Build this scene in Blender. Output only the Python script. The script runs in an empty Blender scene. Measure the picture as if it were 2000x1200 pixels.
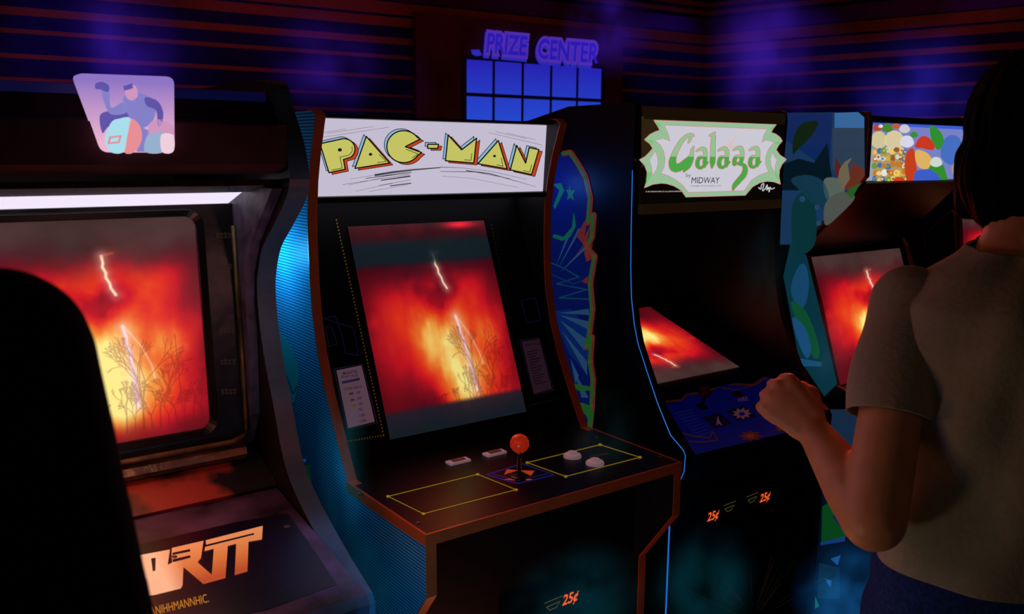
import bpy, bmesh, math, random
import numpy as np
from mathutils import Vector, Matrix

random.seed(4)
rng = np.random.default_rng(7)
scn = bpy.context.scene
COL = scn.collection

# ------------------------------------------------------------------ camera
YAW, PITCH, ROLL, FPX = math.radians(36.467), math.radians(9.936), math.radians(.513), 1730.3
CAM = np.array([-.766, -1.290, 1.594])
_f = np.array([math.sin(YAW)*math.cos(PITCH), math.cos(YAW)*math.cos(PITCH), -math.sin(PITCH)])
_r = np.array([math.cos(YAW), -math.sin(YAW), 0.])
_u = np.cross(_r, _f)
_r, _u = _r*math.cos(ROLL)+_u*math.sin(ROLL), -_r*math.sin(ROLL)+_u*math.cos(ROLL)
cd = bpy.data.cameras.new('camera'); cam = bpy.data.objects.new('camera', cd); COL.objects.link(cam)
M = Matrix(((_r[0], _u[0], -_f[0], CAM[0]), (_r[1], _u[1], -_f[1], CAM[1]), (_r[2], _u[2], -_f[2], CAM[2]), (0, 0, 0, 1)))
cam.matrix_world = M
cd.sensor_width = 36; cd.lens = FPX/2000*36; cd.clip_start = .02
scn.camera = cam
cd.dof.use_dof = True; cd.dof.focus_distance = 2.0; cd.dof.aperture_fstop = 6.5


def ray(px, py): return _f+_r*(px-1000)/FPX-_u*(py-600)/FPX
def at_depth(px, py, d): return CAM+d*ray(px, py)
def on_plane(P0, n):
    """layout helper: drawing coordinates of a flat piece of artwork -> points of the plane it is printed on"""
    P0 = np.array(P0, float); n = np.array(n, float); n /= np.linalg.norm(n)
    if n.dot(CAM-P0) < 0: n = -n
    def m(x, y, lift=0.):
        d = ray(x, y); t = (P0+n*lift-CAM).dot(n)/d.dot(n)
        return CAM+d*t
    return m


# ------------------------------------------------------------------ materials
def lin(c):
    c = np.array(c[:3], float)/255.
    return tuple(np.where(c <= .04045, c/12.92, ((c+.055)/1.055)**2.4))
_mats = {}
def mat(name, rgb, rough=.5, metal=0., emit=None, es=1., noise=.0, nscale=30., bump=0., coat=0., spec=.5):
    if name in _mats: return _mats[name]
    m = bpy.data.materials.new(name); m.use_nodes = True
    nt = m.node_tree; b = nt.nodes['Principled BSDF']
    b.inputs['Base Color'].default_value = (*lin(rgb), 1)
    b.inputs['Roughness'].default_value = rough; b.inputs['Metallic'].default_value = metal
    b.inputs['Specular IOR Level'].default_value = spec
    b.inputs['Coat Weight'].default_value = coat
    if emit is not None:
        b.inputs['Emission Color'].default_value = (*lin(emit), 1); b.inputs['Emission Strength'].default_value = es
    if noise or bump:
        tc = nt.nodes.new('ShaderNodeTexCoord'); n = nt.nodes.new('ShaderNodeTexNoise')
        n.inputs['Scale'].default_value = nscale; n.inputs['Detail'].default_value = 6
        nt.links.new(tc.outputs['Object'], n.inputs['Vector'])
        if noise:
            r = nt.nodes.new('ShaderNodeValToRGB')
            c = np.array(lin(rgb))
            r.color_ramp.elements[0].position = .35; r.color_ramp.elements[1].position = .68
            r.color_ramp.elements[0].color = (*(c*(1-noise)), 1); r.color_ramp.elements[1].color = (*np.minimum(1, c*(1+noise)), 1)
            nt.links.new(n.outputs['Fac'], r.inputs['Fac']); nt.links.new(r.outputs['Color'], b.inputs['Base Color'])
        if bump:
            bp = nt.nodes.new('ShaderNodeBump'); bp.inputs['Strength'].default_value = bump; bp.inputs['Distance'].default_value = .01
            nt.links.new(n.outputs['Fac'], bp.inputs['Height']); nt.links.new(bp.outputs['Normal'], b.inputs['Normal'])
    _mats[name] = m
    return m
def glow(rgb, s=1., name=None):
    return mat(name or 'lit_%d_%d_%d_%d' % (*rgb, int(s*100)), (12, 12, 12), .4, emit=rgb, es=s)
def ink(rgb, e=.0, rough=.45):
    """printed ink, e>0 adds a faint self-glow in place of lamp light on it"""
    return mat('ink_%d_%d_%d_%d' % (*rgb, int(e*1000)), rgb, rough, emit=rgb if e else None, es=e)

BLACK = mat('black_laminate', (9, 9, 11), .5, noise=.3, nscale=40, spec=.3)
BLACKG = mat('black_gloss_panel', (8, 8, 10), .3, noise=.2, nscale=60, spec=.35)
DARK = mat('dark_metal', (28, 28, 32), .35, .7, noise=.2)
CHROME = mat('chrome', (190, 185, 190), .12, 1.)
ORANGE = mat('orange_trim', (205, 92, 40), .32, noise=.12, nscale=15, spec=.5)
GREYTRIM = mat('grey_blue_trim', (60, 92, 112), .42, noise=.25, nscale=12)

# ------------------------------------------------------------------ object helpers
ORG = {}
def empty(name, loc, label, cat, group=None):
    o = bpy.data.objects.new(name, None); COL.objects.link(o); o.location = loc
    o.empty_display_size = .1
    o['label'] = label; o['category'] = cat
    if group: o['group'] = group
    ORG[o.name] = np.array(loc, float)
    return o
def tag(o, label, cat, group=None, kind=None):
    o['label'] = label; o['category'] = cat
    if group: o['group'] = group
    if kind: o['kind'] = kind
    return o
def mesh(name, verts, faces, mats, parent=None, midx=None, smooth=False, origin=None):
    org = ORG[parent.name] if parent is not None else (np.array(origin, float) if origin is not None else np.zeros(3))
    me = bpy.data.meshes.new(name)
    v = [tuple(np.array(p, float)-org) for p in verts]
    me.from_pydata(v, [], faces); me.validate(clean_customdata=False)
    if not isinstance(mats, (list, tuple)): mats = [mats]
    for m in mats: me.materials.append(m)
    if midx is not None and len(midx) == len(me.polygons): me.polygons.foreach_set('material_index', midx)
    if smooth: me.polygons.foreach_set('use_smooth', [True]*len(me.polygons))
    o = bpy.data.objects.new(name, me); COL.objects.link(o)
    if parent is not None: o.parent = parent
    else: o.location = org
    ORG[o.name] = org
    return o
class MB:
    def __init__(s): s.v = []; s.f = []; s.m = []
    def add(s, v, f, m=0):
        n = len(s.v); s.v += [tuple(p) for p in v]; s.f += [tuple(i+n for i in q) for q in f]; s.m += [m]*len(f); return s
    def box(s, x0, x1, y0, y1, z0, z1, m=0, b=0.):
        if b <= 0:
            v = [(x, y, z) for x in (x0, x1) for y in (y0, y1) for z in (z0, z1)]
            return s.add(v, [(0, 1, 3, 2), (4, 6, 7, 5), (0, 4, 5, 1), (2, 3, 7, 6), (0, 2, 6, 4), (1, 5, 7, 3)], m)
        bm = bmesh.new(); bmesh.ops.create_cube(bm, size=1)
        for q in bm.verts: q.co = Vector(((x0+x1)/2+q.co.x*(x1-x0), (y0+y1)/2+q.co.y*(y1-y0), (z0+z1)/2+q.co.z*(z1-z0)))
        bmesh.ops.bevel(bm, geom=bm.edges[:], offset=b, segments=2, profile=.6, affect='EDGES')
        bm.verts.index_update()
        v = [q.co[:] for q in bm.verts]; f = [[w.index for w in q.verts] for q in bm.faces]; bm.free()
        return s.add(v, f, m)
    def prism(s, poly, x0, x1, m=0):
        n = len(poly)
        v = [(x0, y, z) for y, z in poly]+[(x1, y, z) for y, z in poly]
        f = [tuple(range(n)), tuple(range(2*n-1, n-1, -1))]+[(i, i+n, (i+1) % n+n, (i+1) % n) for i in range(n)]
        return s.add(v, f, m)
    def quad(s, a, b, c, d, m=0): return s.add([a, b, c, d], [(0, 1, 2, 3)], m)
    def lathe(s, P, axis, prof, seg=28, m=0):
        P = np.array(P, float); a = np.array(axis, float); a /= np.linalg.norm(a)
        t = np.array([1., 0, 0]) if abs(a[0]) < .8 else np.array([0, 1., 0])
        e1 = np.cross(a, t); e1 /= np.linalg.norm(e1); e2 = np.cross(a, e1)
        v = []; f = []
        for (r, h) in prof:
            for k in range(seg):
                th = 2*math.pi*k/seg
                v.append(P+a*h+(e1*math.cos(th)+e2*math.sin(th))*max(r, 1e-5))
        for j in range(len(prof)-1):
            for k in range(seg):
                f.append((j*seg+k, j*seg+(k+1) % seg, (j+1)*seg+(k+1) % seg, (j+1)*seg+k))
        f.append(tuple(range(seg-1, -1, -1))); f.append(tuple((len(prof)-1)*seg+k for k in range(seg)))
        return s.add(v, f, m)
    def tube(s, pts, rad, seg=8, m=0):
        pts = [np.array(p, float) for p in pts]
        v = []; f = []
        for i, p in enumerate(pts):
            d = pts[min(i+1, len(pts)-1)]-pts[max(i-1, 0)]; d /= np.linalg.norm(d)
            t = np.array([0, 0, 1.]) if abs(d[2]) < .9 else np.array([1., 0, 0])
            e1 = np.cross(d, t); e1 /= np.linalg.norm(e1); e2 = np.cross(d, e1)
            rr = rad[i] if isinstance(rad, (list, tuple)) else rad
            for k in range(seg):
                th = 2*math.pi*k/seg; v.append(p+(e1*math.cos(th)+e2*math.sin(th))*rr)
        for j in range(len(pts)-1):
            for k in range(seg): f.append((j*seg+k, j*seg+(k+1) % seg, (j+1)*seg+(k+1) % seg, (j+1)*seg+k))
        f.append(tuple(range(seg-1, -1, -1))); f.append(tuple((len(pts)-1)*seg+k for k in range(seg)))
        return s.add(v, f, m)
    def build(s, name, mats, parent=None, smooth=False, origin=None):
        return mesh(name, s.v, s.f, mats, parent, s.m, smooth, origin)

def smooth_by_angle(o, deg=35):
    me = o.data; me.polygons.foreach_set('use_smooth', [True]*len(me.polygons))
    bm = bmesh.new(); bm.from_mesh(me)
    for e in bm.edges:
        if len(e.link_faces) == 2 and e.calc_face_angle(0) > math.radians(deg): e.smooth = False
    bm.to_mesh(me); bm.free()
    return o

# ---- artwork: flat printed shapes a hair above a plane
def stroke_polys(pts, w, closed=False):
    """pts (x,y) or (x,y,w): quads + round joins in drawing coordinates"""
    P = [(p[0], p[1], (p[2] if len(p) > 2 else w)/2.) for p in pts]
    if closed: P = P+[P[0]]
    out = []
    for (x0, y0, r0), (x1, y1, r1) in zip(P[:-1], P[1:]):
        L = math.hypot(x1-x0, y1-y0)
        if L < 1e-6: continue
        nx, ny = -(y1-y0)/L, (x1-x0)/L
        out.append([(x0+nx*r0, y0+ny*r0), (x1+nx*r1, y1+ny*r1), (x1-nx*r1, y1-ny*r1), (x0-nx*r0, y0-ny*r0)])
    for (x, y, r) in P[(1 if not closed else 0):(-1 if not closed else None)]:
        out.append([(x+r*math.cos(t*math.pi/4), y+r*math.sin(t*math.pi/4)) for t in range(8)])
    return out
def curve(pts, n=8, closed=False):
    """Catmull-Rom through pts"""
    P = [np.array(p, float) for p in pts]; out = []
    N = len(P); rngi = range(N if closed else N-1)
    for i in rngi:
        p1 = P[i]; p2 = P[(i+1) % N]
        p0 = P[(i-1) % N] if (closed or i > 0) else p1*2-p2
        p3 = P[(i+2) % N] if (closed or i+2 < N) else p2*2-p1
        for k in range(n):
            t = k/n
            out.append(tuple(.5*((2*p1)+(-p0+p2)*t+(2*p0-5*p1+4*p2-p3)*t*t+(-p0+3*p1-3*p2+p3)*t**3)))
    if not closed: out.append(tuple(P[-1]))
    return out
class Art:
    def __init__(s, m, tr=lambda x, y: (x, y), step=.00035, base=.0006):
        s.m = m; s.tr = tr; s.mb = MB(); s.mats = []; s.step = step; s.base = base
    def idx(s, material):
        if material not in s.mats: s.mats.append(material)
        return s.mats.index(material)
    def poly(s, pts, material, layer=0):
        v = [s.m(*s.tr(p[0], p[1]), s.base+layer*s.step) for p in pts]
        s.mb.add(v, [tuple(range(len(v)))], s.idx(material)); return s
    def line(s, pts, w, material, layer=0, closed=False):
        for p in stroke_polys(pts, w, closed): s.poly(p, material, layer)
        return s
    def text(s, txt, x, y, h, ang, material, layer=0, sx=1., shear=0., bold=.0, align='LEFT'):
        """height h in drawing units, baseline start (x,y), ang in degrees (up-right positive)"""
        v, f = text_mesh(txt, bold, align)
        ca, sa = math.cos(math.radians(ang)), math.sin(math.radians(ang))
        vv = []
        for (tx, ty) in v:
            X = (tx+ty*shear)*h*sx; Y = ty*h
            vv.append(s.m(*s.tr(x+X*ca-Y*sa*1., y-X*sa-Y*ca), s.base+layer*s.step))
        s.mb.add(vv, f, s.idx(material)); return s
    def build(s, name, parent): return s.mb.build(name, s.mats, parent)
def text_mesh(txt, bold=0., align='LEFT'):
    c = bpy.data.curves.new('t', 'FONT'); c.body = txt; c.size = 1.4; c.offset = bold; c.align_x = align; c.resolution_u = 4
    o = bpy.data.objects.new('t', c); COL.objects.link(o)
    dg = bpy.context.evaluated_depsgraph_get(); me = bpy.data.meshes.new_from_object(o.evaluated_get(dg))
    v = [(q.co.x, q.co.y) for q in me.vertices]; f = [tuple(p.vertices) for p in me.polygons]
    bpy.data.objects.remove(o); bpy.data.curves.remove(c); bpy.data.meshes.remove(me)
    return v, f

# ------------------------------------------------------------------ fiery storm picture shown on the screens
def vnoise(u, v, sx, sy, seed):
    g = np.random.default_rng(seed).random((64, 64))
    x = u*sx; y = v*sy; xi = np.floor(x).astype(int); yi = np.floor(y).astype(int); fx = x-xi; fy = y-yi
    fx = fx*fx*(3-2*fx); fy = fy*fy*(3-2*fy)
    a = g[yi % 64, xi % 64]; b = g[yi % 64, (xi+1) % 64]; c = g[(yi+1) % 64, xi % 64]; d = g[(yi+1) % 64, (xi+1) % 64]
    return (a*(1-fx)+b*fx)*(1-fy)+(c*(1-fx)+d*fx)*fy
def fbm(u, v, sx, sy, seed, o=5):
    s = 0; a = .5
    for i in range(o): s = s+a*vnoise(u, v, sx*2**i, sy*2**i, seed+i); a *= .5
    return s/(1-.5**o)
def ss(x, a, b):
    t = np.clip((x-a)/(b-a), 0, 1); return t*t*(3-2*t)
def paint_storm(nx, ny, banded):
    U, V = np.meshgrid(np.linspace(0, 1, nx), np.linspace(0, 1, ny))
    wu = U+.10*(fbm(U, V, 3, 3, 11)-.5); wv = V+.14*(fbm(U, V, 3, 3, 31)-.5)
    g = lambda cx, cy, sx, sy: np.exp(-((wu-cx)/sx)**2-((wv-cy)/sy)**2)
    I = .92*g(.58, .26, .16, .25)+.50*g(.50, .56, .32, .24)+.52*g(.85, .42, .10, .11)+.30*g(.36, .36, .12, .2)+.22*g(.88, .2, .2, .2)+.16*g(.1, .4, .12, .25)
    st = fbm(U, V, 11, 2.6, 131); I *= (.30+1.0*fbm(U, V, 6, 5, 51)+.55*st)
    I += .26*g(.80, .70, .09, .13)+.34*g(.05, .52, .05, .03)*vnoise(U, V, 20, 8, 3)*2+.10
    I += .22*g(.56, .74, .22, .14)+.12*g(.30, .62, .2, .2)
    if banded: I *= .84
    # heavy cloud in the middle
    cl = np.exp(-(((wu-.55-.10*(fbm(U, V, 9, 9, 161)-.5))/.19)**2+((wv-.67-.12*(fbm(U, V, 8, 8, 171)-.5))/.11)**2)**1.3)
    cl = np.clip(cl+.35*np.exp(-((wu-.55)/.07)**2-((wv-.56)/.07)**2), 0, 1)
    I = I*(1-.66*cl)
    if banded: I = I*(1-.62*ss(wv, .58, .82))+.03
    stops = np.array([0, .16, .34, .5, .68, .84, 1.05]); cols = np.array([(16, 6, 14), (95, 10, 26), (205, 20, 34), (228, 52, 26), (238, 108, 38), (248, 170, 75), (255, 236, 140)], float)
    C = np.stack([np.interp(I, stops, cols[:, k]) for k in range(3)], -1)
    # redder at right / left edges
    red = (ss(np.abs(U-.52), .28, .5)*.6*ss(V, 1, .6))[..., None]
    C = C*(1-red)+np.array([230, 22, 44])*red*(.25+.75*np.clip(I, 0, 1)[..., None]*1.4)+C*0
    # smoke grey sky
    top = (ss(wv+.10*(fbm(U, V, 7, 5, 191)-.5), .74, .98)*.92)[..., None]
    sky = np.array([80, 58, 54])*(.35+.75*fbm(U, V, 3, 4, 71))[..., None]
    if banded: sky = np.array([38, 20, 28])*(.6+.8*fbm(U, V, 4, 5, 71))[..., None]
    C = C*(1-top)+sky*top
    # lightning
    def bolt(pts, w, amp, col=(255, 225, 190)):
        nonlocal C
        d = np.full(U.shape, 9.)
        for (x0, y0), (x1, y1) in zip(pts[:-1], pts[1:]):
            L = (x1-x0)**2+(y1-y0)**2; t = np.clip(((U-x0)*(x1-x0)+(V-y0)*(y1-y0))/L, 0, 1)
            d = np.minimum(d, np.hypot(U-x0-t*(x1-x0), (V-y0-t*(y1-y0))*1.15))
        k = np.clip(amp*np.exp(-(d/w)**2)+amp*.35*np.exp(-(d/(w*5))**2), 0, 1)[..., None]
        C = C*(1-k)+np.array(col)*k
    bolt([(.552, .84), (.556, .81), (.553, .79), (.566, .765), (.564, .745), (.578, .72), (.583, .695), (.602, .665)], .006, .95)
    bolt([(.552, .84), (.575, .845), (.60, .85)], .006, .3, (255, 120, 90))
    bolt([(.62, .52), (.632, .47), (.630, .44), (.645, .41), (.645, .36), (.655, .28), (.66, .2), (.665, .15)], .008, .9, (255, 215, 225))
    bolt([(.62, .53), (.70, .42), (.74, .33), (.75, .27)], .004, .45)
    # bare trees and brush along the bottom
    T = np.zeros(U.shape)
    r2 = random.Random(5)
    def seg(x0, y0, x1, y1, w):
        n = max(2, int(math.hypot((x1-x0)*nx, (y1-y0)*ny)*1.3))
        for k in range(n+1):
            t = k/n; cx = (x0+(x1-x0)*t)*(nx-1); cy = (y0+(y1-y0)*t)*(ny-1); rr = max(.35, w*nx)
            i0, i1 = int(max(0, cx-rr-1)), int(min(nx-1, cx+rr+1)); j0, j1 = int(max(0, cy-rr-1)), int(min(ny-1, cy+rr+1))
            for j in range(j0, j1+1):
                for i in range(i0, i1+1):
                    q = max(0., 1-math.hypot(i-cx, j-cy)/(rr+.6))
                    if q > T[j, i]: T[j, i] = q
    def tree(x, y, a, L, w, d):
        x1 = x+math.sin(a)*L; y1 = y+math.cos(a)*L; seg(x, y, x1, y1, w)
        if d > 0:
            for k in range(r2.choice((2, 2, 3))): tree(x1, y1, a+r2.uniform(-.62, .62), L*r2.uniform(.62, .9), w*.62, d-1)
    for (x, h, w) in ((.68, .12, .0045), (.76, .10, .004), (.84, .08, .003), (.60, .07, .003), (.52, .045, .0022), (.92, .07, .003), (.44, .035, .002), (.72, .06, .003), (.36, .03, .002), (.64, .05, .002), (.88, .05, .002), (.80, .05, .002), (.97, .05, .002), (.28, .03, .002)):
        tree(x, .04, r2.uniform(-.12, .12), h, w, 5)
    seg(.87, .1, .86, .46, .002)
    k = (np.clip(T, 0, 1)*.40)[..., None]
    C = C*(1-k)+np.array([70, 8, 16])*k
    lowb = ss(V+.09*fbm(U, V, 9, 2, 91), .17, .03)[..., None]*.75
    C = C*(1-lowb)+np.array([95, 10, 18])*lowb
    if banded:
        # pole, reflections of the room and a dark teal strip above and below
        seg(.16, .16, .15, .33, .005); seg(.11, .325, .19, .33, .004)
        k = ss(np.abs(V-.855), .075, .035)[..., None]*.8
        C = C*(1-k)+np.array([10, 34, 40])*k
        k = ss(V, .915, .955)[..., None]
        top2 = np.array([88, 12, 24])*(.5+.5*fbm(U, V, 9, 3, 5))[..., None]+np.array([200, 20, 40])*np.exp(-((U-.80)/.12)**2-((V-.985)/.02)**2)[..., None]
        C = C*(1-k)+top2*k
        k = ss(V, .13, .10)[..., None]*.95
        C = C*(1-k)+np.array([16, 30, 38])*k*(1+.0*C)+np.array([40, 0, 6])*k*fbm(U, V, 6, 5, 8)[..., None]*ss(V, .0, .13)[..., None]
        C = C*.93
    C = np.clip(C, 0, 255)/255.
    return np.where(C <= .04045, C/12.92, ((C+.055)/1.055)**2.4)
def storm_mesh(name, nx, ny, banded):
    C = paint_storm(nx, ny, banded)
    X, Y = np.meshgrid(np.linspace(0, 1, nx), np.linspace(0, 1, ny))
    co = np.zeros((nx*ny, 3)); co[:, 0] = X.ravel(); co[:, 1] = Y.ravel()
    i = np.arange(nx-1); j = np.arange(ny-1); I, J = np.meshgrid(i, j); a = (J*nx+I).ravel()
    F = np.stack([a, a+1, a+nx+1, a+nx], -1)
    me = bpy.data.meshes.new(name); me.from_pydata(co.tolist(), [], F.tolist())
    at = me.color_attributes.new('picture', 'FLOAT_COLOR', 'POINT')
    at.data.foreach_set('color', np.concatenate([C.reshape(-1, 3), np.ones((nx*ny, 1))], 1).ravel())
    return me
def screen_mat(name, strength):
    m = bpy.data.materials.new(name); m.use_nodes = True; nt = m.node_tree; b = nt.nodes['Principled BSDF']
    a = nt.nodes.new('ShaderNodeVertexColor'); a.layer_name = 'picture'
    b.inputs['Base Color'].default_value = (.004, .004, .005, 1); b.inputs['Roughness'].default_value = .35
    nt.links.new(a.outputs['Color'], b.inputs['Emission Color']); b.inputs['Emission Strength'].default_value = strength
    return m
STORM_A = storm_mesh('storm_picture', 330, 350, False); STORM_A.materials.append(screen_mat('storm_screen', 1.0))
STORM_B = storm_mesh('storm_picture_banded', 270, 320, True); STORM_B.materials.append(screen_mat('storm_screen_dim', 1.0))
def screen(me, BL, BR, TL, parent, name='screen'):
    BL, BR, TL = (np.array(p, float) for p in (BL, BR, TL))
    ex = BR-BL; ey = TL-BL; n = np.cross(ex, ey); n /= np.linalg.norm(n)
    o = bpy.data.objects.new(name, me); COL.objects.link(o)
    p = BL-ORG[parent.name]; o.parent = parent
    o.matrix_basis = Matrix(((ex[0], ey[0], n[0], p[0]), (ex[1], ey[1], n[1], p[1]), (ex[2], ey[2], n[2], p[2]), (0, 0, 0, 1)))
    ORG[o.name] = ORG[parent.name]
    return o

# ================================================================== ROOM
def wall_mat():
    m = bpy.data.materials.new('striped_wall'); m.use_nodes = True; nt = m.node_tree; b = nt.nodes['Principled BSDF']
    b.inputs['Roughness'].default_value = .8; b.inputs['Specular IOR Level'].default_value = .15
    g = nt.nodes.new('ShaderNodeNewGeometry'); s = nt.nodes.new('ShaderNodeSeparateXYZ'); nt.links.new(g.outputs['Position'], s.inputs[0])
    mr = nt.nodes.new('ShaderNodeMapRange'); mr.inputs['From Min'].default_value = 1.6; mr.inputs['From Max'].default_value = 3.1
    nt.links.new(s.outputs['Z'], mr.inputs['Value'])
    r = nt.nodes.new('ShaderNodeValToRGB'); cr = r.color_ramp
    navy = (.013, .012, .048); org = (.30, .085, .018); pur = (.09, .02, .15)
    bands = [(1.6, 1.845, navy), (1.845, 1.862, org), (1.862, 1.940, navy), (1.940, 1.958, org), (1.958, 2.062, navy), (2.062, 2.084, org), (2.084, 2.186, navy), (2.186, 2.212, org), (2.212, 2.28, navy),
             (2.28, 2.325, org), (2.325, 2.395, navy), (2.395, 2.45, org), (2.45, 2.468, navy), (2.468, 2.545, org), (2.545, 2.56, navy), (2.56, 2.67, pur), (2.67, 2.70, (.004, .003, .012)), (2.70, 2.735, org), (2.735, 2.765, navy), (2.765, 2.80, org), (2.80, 3.1, (.004, .003, .01))]
    cr.interpolation = 'CONSTANT'
    while len(cr.elements) > 1: cr.elements.remove(cr.elements[0])
    cr.elements[0].position = 0; cr.elements[0].color = (*navy, 1)
    for (z0, z1, c) in bands[1:]:
        e = cr.elements.new((z0-1.6)/1.5); e.color = (*c, 1)
    nt.links.new(mr.outputs[0], r.inputs['Fac'])
    n = nt.nodes.new('ShaderNodeTexNoise'); n.inputs['Scale'].default_value = 1.1; n.inputs['Detail'].default_value = 3
    nt.links.new(g.outputs['Position'], n.inputs['Vector'])
    mx = nt.nodes.new('ShaderNodeMix'); mx.data_type = 'RGBA'; mx.blend_type = 'MULTIPLY'; mx.inputs[0].default_value = .5
    rr = nt.nodes.new('ShaderNodeValToRGB'); rr.color_ramp.elements[0].position = .35; rr.color_ramp.elements[1].position = .65
    nt.links.new(n.outputs['Fac'], rr.inputs['Fac'])
    nt.links.new(r.outputs['Color'], mx.inputs[6]); nt.links.new(rr.outputs['Color'], mx.inputs[7]); nt.links.new(mx.outputs[2], b.inputs['Base Color'])
    return m
WALL = wall_mat()
CX, CY = 4.97, 3.82
dA = np.array([-.997, .077]); dB = np.array([.20, -.98])
def wall(name, p0, p1, n, h=3.05, th=.12):
    p0, p1, n = (np.array(a, float) for a in (p0, p1, n)); q0 = p0+n*th; q1 = p1+n*th
    v = [(*p0, 0), (*p1, 0), (*p1, h), (*p0, h), (*q0, 0), (*q1, 0), (*q1, h), (*q0, h)]
    o = mesh(name, v, [(0, 1, 2, 3), (5, 4, 7, 6), (0, 3, 7, 4), (1, 5, 6, 2), (3, 2, 6, 7), (0, 4, 5, 1)], WALL)
    o['kind'] = 'structure'; return o
A1 = np.array([CX, CY])+dA*8.2; B1 = np.array([CX, CY])+dB*7.4
wall('wall_back', A1, (CX, CY), (.077, .997)); wall('wall_right', (CX, CY), B1, (.98, .2))
FLOOR = mat('carpet', (26, 30, 52), .95, noise=.9, nscale=9, bump=.3, spec=.1)
o = MB().box(-3.3, 6.6, -3.6, 4.7, -.08, 0).build('floor', FLOOR); o['kind'] = 'structure'
o = MB().box(-3.3, 6.6, -3.6, 4.7, 3.05, 3.12).build('ceiling', mat('ceiling_paint', (14, 10, 22), .9, noise=.2)); o['kind'] = 'structure'

# prize centre: dark red surround, lit blue grid, sign
def onA(x, off=0.):   # point of the back wall at world x, moved off it towards the room
    t = (CX-x)/.997; return np.array([CX, CY])+dA*t-np.array([.077, .997])*off
def slabA(mb, x0, x1, z0, z1, o0, o1, m=0):
    a, b, c, d = onA(x0, o1), onA(x1, o1), onA(x1, o0), onA(x0, o0)
    v = [(*a, z0), (*b, z0), (*b, z1), (*a, z1), (*d, z0), (*c, z0), (*c, z1), (*d, z1)]
    return mb.add(v, [(0, 1, 2, 3), (5, 4, 7, 6), (0, 3, 7, 4), (1, 5, 6, 2), (3, 2, 6, 7), (0, 4, 5, 1)], m)
MAROON = mat('maroon_paint', (92, 34, 50), .8, noise=.3, nscale=3)
o = slabA(MB(), 2.32, 4.06, 0, 2.50, 0, .05).build('trim_1', MAROON); o['kind'] = 'structure'
def blue_grid_mat():
    m = bpy.data.materials.new('blue_lit_glass'); m.use_nodes = True; nt = m.node_tree; b = nt.nodes['Principled BSDF']
    g = nt.nodes.new('ShaderNodeNewGeometry'); s = nt.nodes.new('ShaderNodeSeparateXYZ'); nt.links.new(g.outputs['Position'], s.inputs[0])
    mr = nt.nodes.new('ShaderNodeMapRange'); mr.inputs['From Min'].default_value = 1.75; mr.inputs['From Max'].default_value = 2.25; nt.links.new(s.outputs['Z'], mr.inputs['Value'])
    r = nt.nodes.new('ShaderNodeValToRGB'); r.color_ramp.elements[0].color = (*lin((35, 75, 210)), 1); r.color_ramp.elements[1].color = (*lin((36, 26, 172)), 1)
    nt.links.new(mr.outputs[0], r.inputs['Fac']); nt.links.new(r.outputs['Color'], b.inputs['Emission Color']); b.inputs['Emission Strength'].default_value = 1.
    b.inputs['Base Color'].default_value = (.01, .01, .03, 1); b.inputs['Roughness'].default_value = .6
    return m
win = MB(); zr = [2.215, 1.995, 1.97, 1.73, 1.705, 1.465, 1.44, 1.2]
cols = [(2.70, 2.90), (2.925, 3.14), (3.165, 3.385), (3.41, 3.62), (3.645, 3.85)]
for c0, c1 in cols:
    for k in range(0, 8, 2): slabA(win, c0, c1, zr[k+1], zr[k], .05, .062)
wf = slabA(MB(), 2.66, 3.89, 1.17, 2.245, .03, .055).build('window_1', mat('dark_muntin', (20, 22, 40), .6, noise=.2)); wf['kind'] = 'structure'
win.build('window_pane', blue_grid_mat(), wf)
sg = empty('wall_sign', (*onA(3.33, .06), 2.27), 'purple sign reading PRIZE CENTER over the blue lit grid', 'sign')
nA = np.array([.077, .997, 0])
sm = on_plane((*onA(3.33, .075), 2.3), nA)
a = Art(sm, base=.0)
PUR = glow((78, 42, 168)); BLU = glow((36, 24, 176)); SH = glow((40, 40, 176))
def signtext(art, dx, dy, bold, m, layer):
    art.text('PRIZE', 948+dx, 101+dy, 38, -5.2, m, layer, sx=.60, bold=bold)
    art.text('CENTER', 1049+dx, 113+dy, 38, -4.6, m, layer, sx=.60, bold=bold)
signtext(a, -2, 5, .20, SH, 0); signtext(a, 0, 0, .19, PUR, 6); a.build('sign_backing', sg)
for txt, x_, y_, an_ in (('PRIZE', 948, 101, -5.2), ('CENTER', 1049, 113, -4.6)):
    a = Art(sm, base=.003); a.text(txt, x_, y_, 38, an_, BLU, 6, sx=.60, bold=.035); a.build('lettering', sg)
a = Art(sm, base=.0); a.poly([(920, 97), (936, 97), (942, 108), (930, 110), (922, 106)], SH, 1); a.build('sign_bracket', sg)

# ================================================================== CABINETS
def side(parent, poly, front, x0, x1, mat_, trim_mat, tw=.0022, names=('side_panel', 'edge_trim')):
    s = MB().prism(poly, x0, x1).build(names[0], mat_, parent)
    n = len(front); off = []
    for i, (y, z) in enumerate(front):
        a = front[max(0, i-1)]; b = front[min(n-1, i+1)]; dy, dz = b[0]-a[0], b[1]-a[1]; L = math.hypot(dy, dz)
        off.append((y-dz/L*tw, z+dy/L*tw))
    v = []; f = []
    for (y, z), (y2, z2) in zip(front, off):
        v += [(x0-.0004, y, z), (x0-.0004, y2, z2), (x1+.0004, y2, z2), (x1+.0004, y, z)]
    for i in range(n-1):
        for k in range(4): f.append((i*4+k, i*4+(k+1) % 4, (i+1)*4+(k+1) % 4, (i+1)*4+k))
    f += [(3, 2, 1, 0), tuple((n-1)*4+k for k in range(4))]
    mesh(names[1], v, f, trim_mat, s)
    return s
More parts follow.
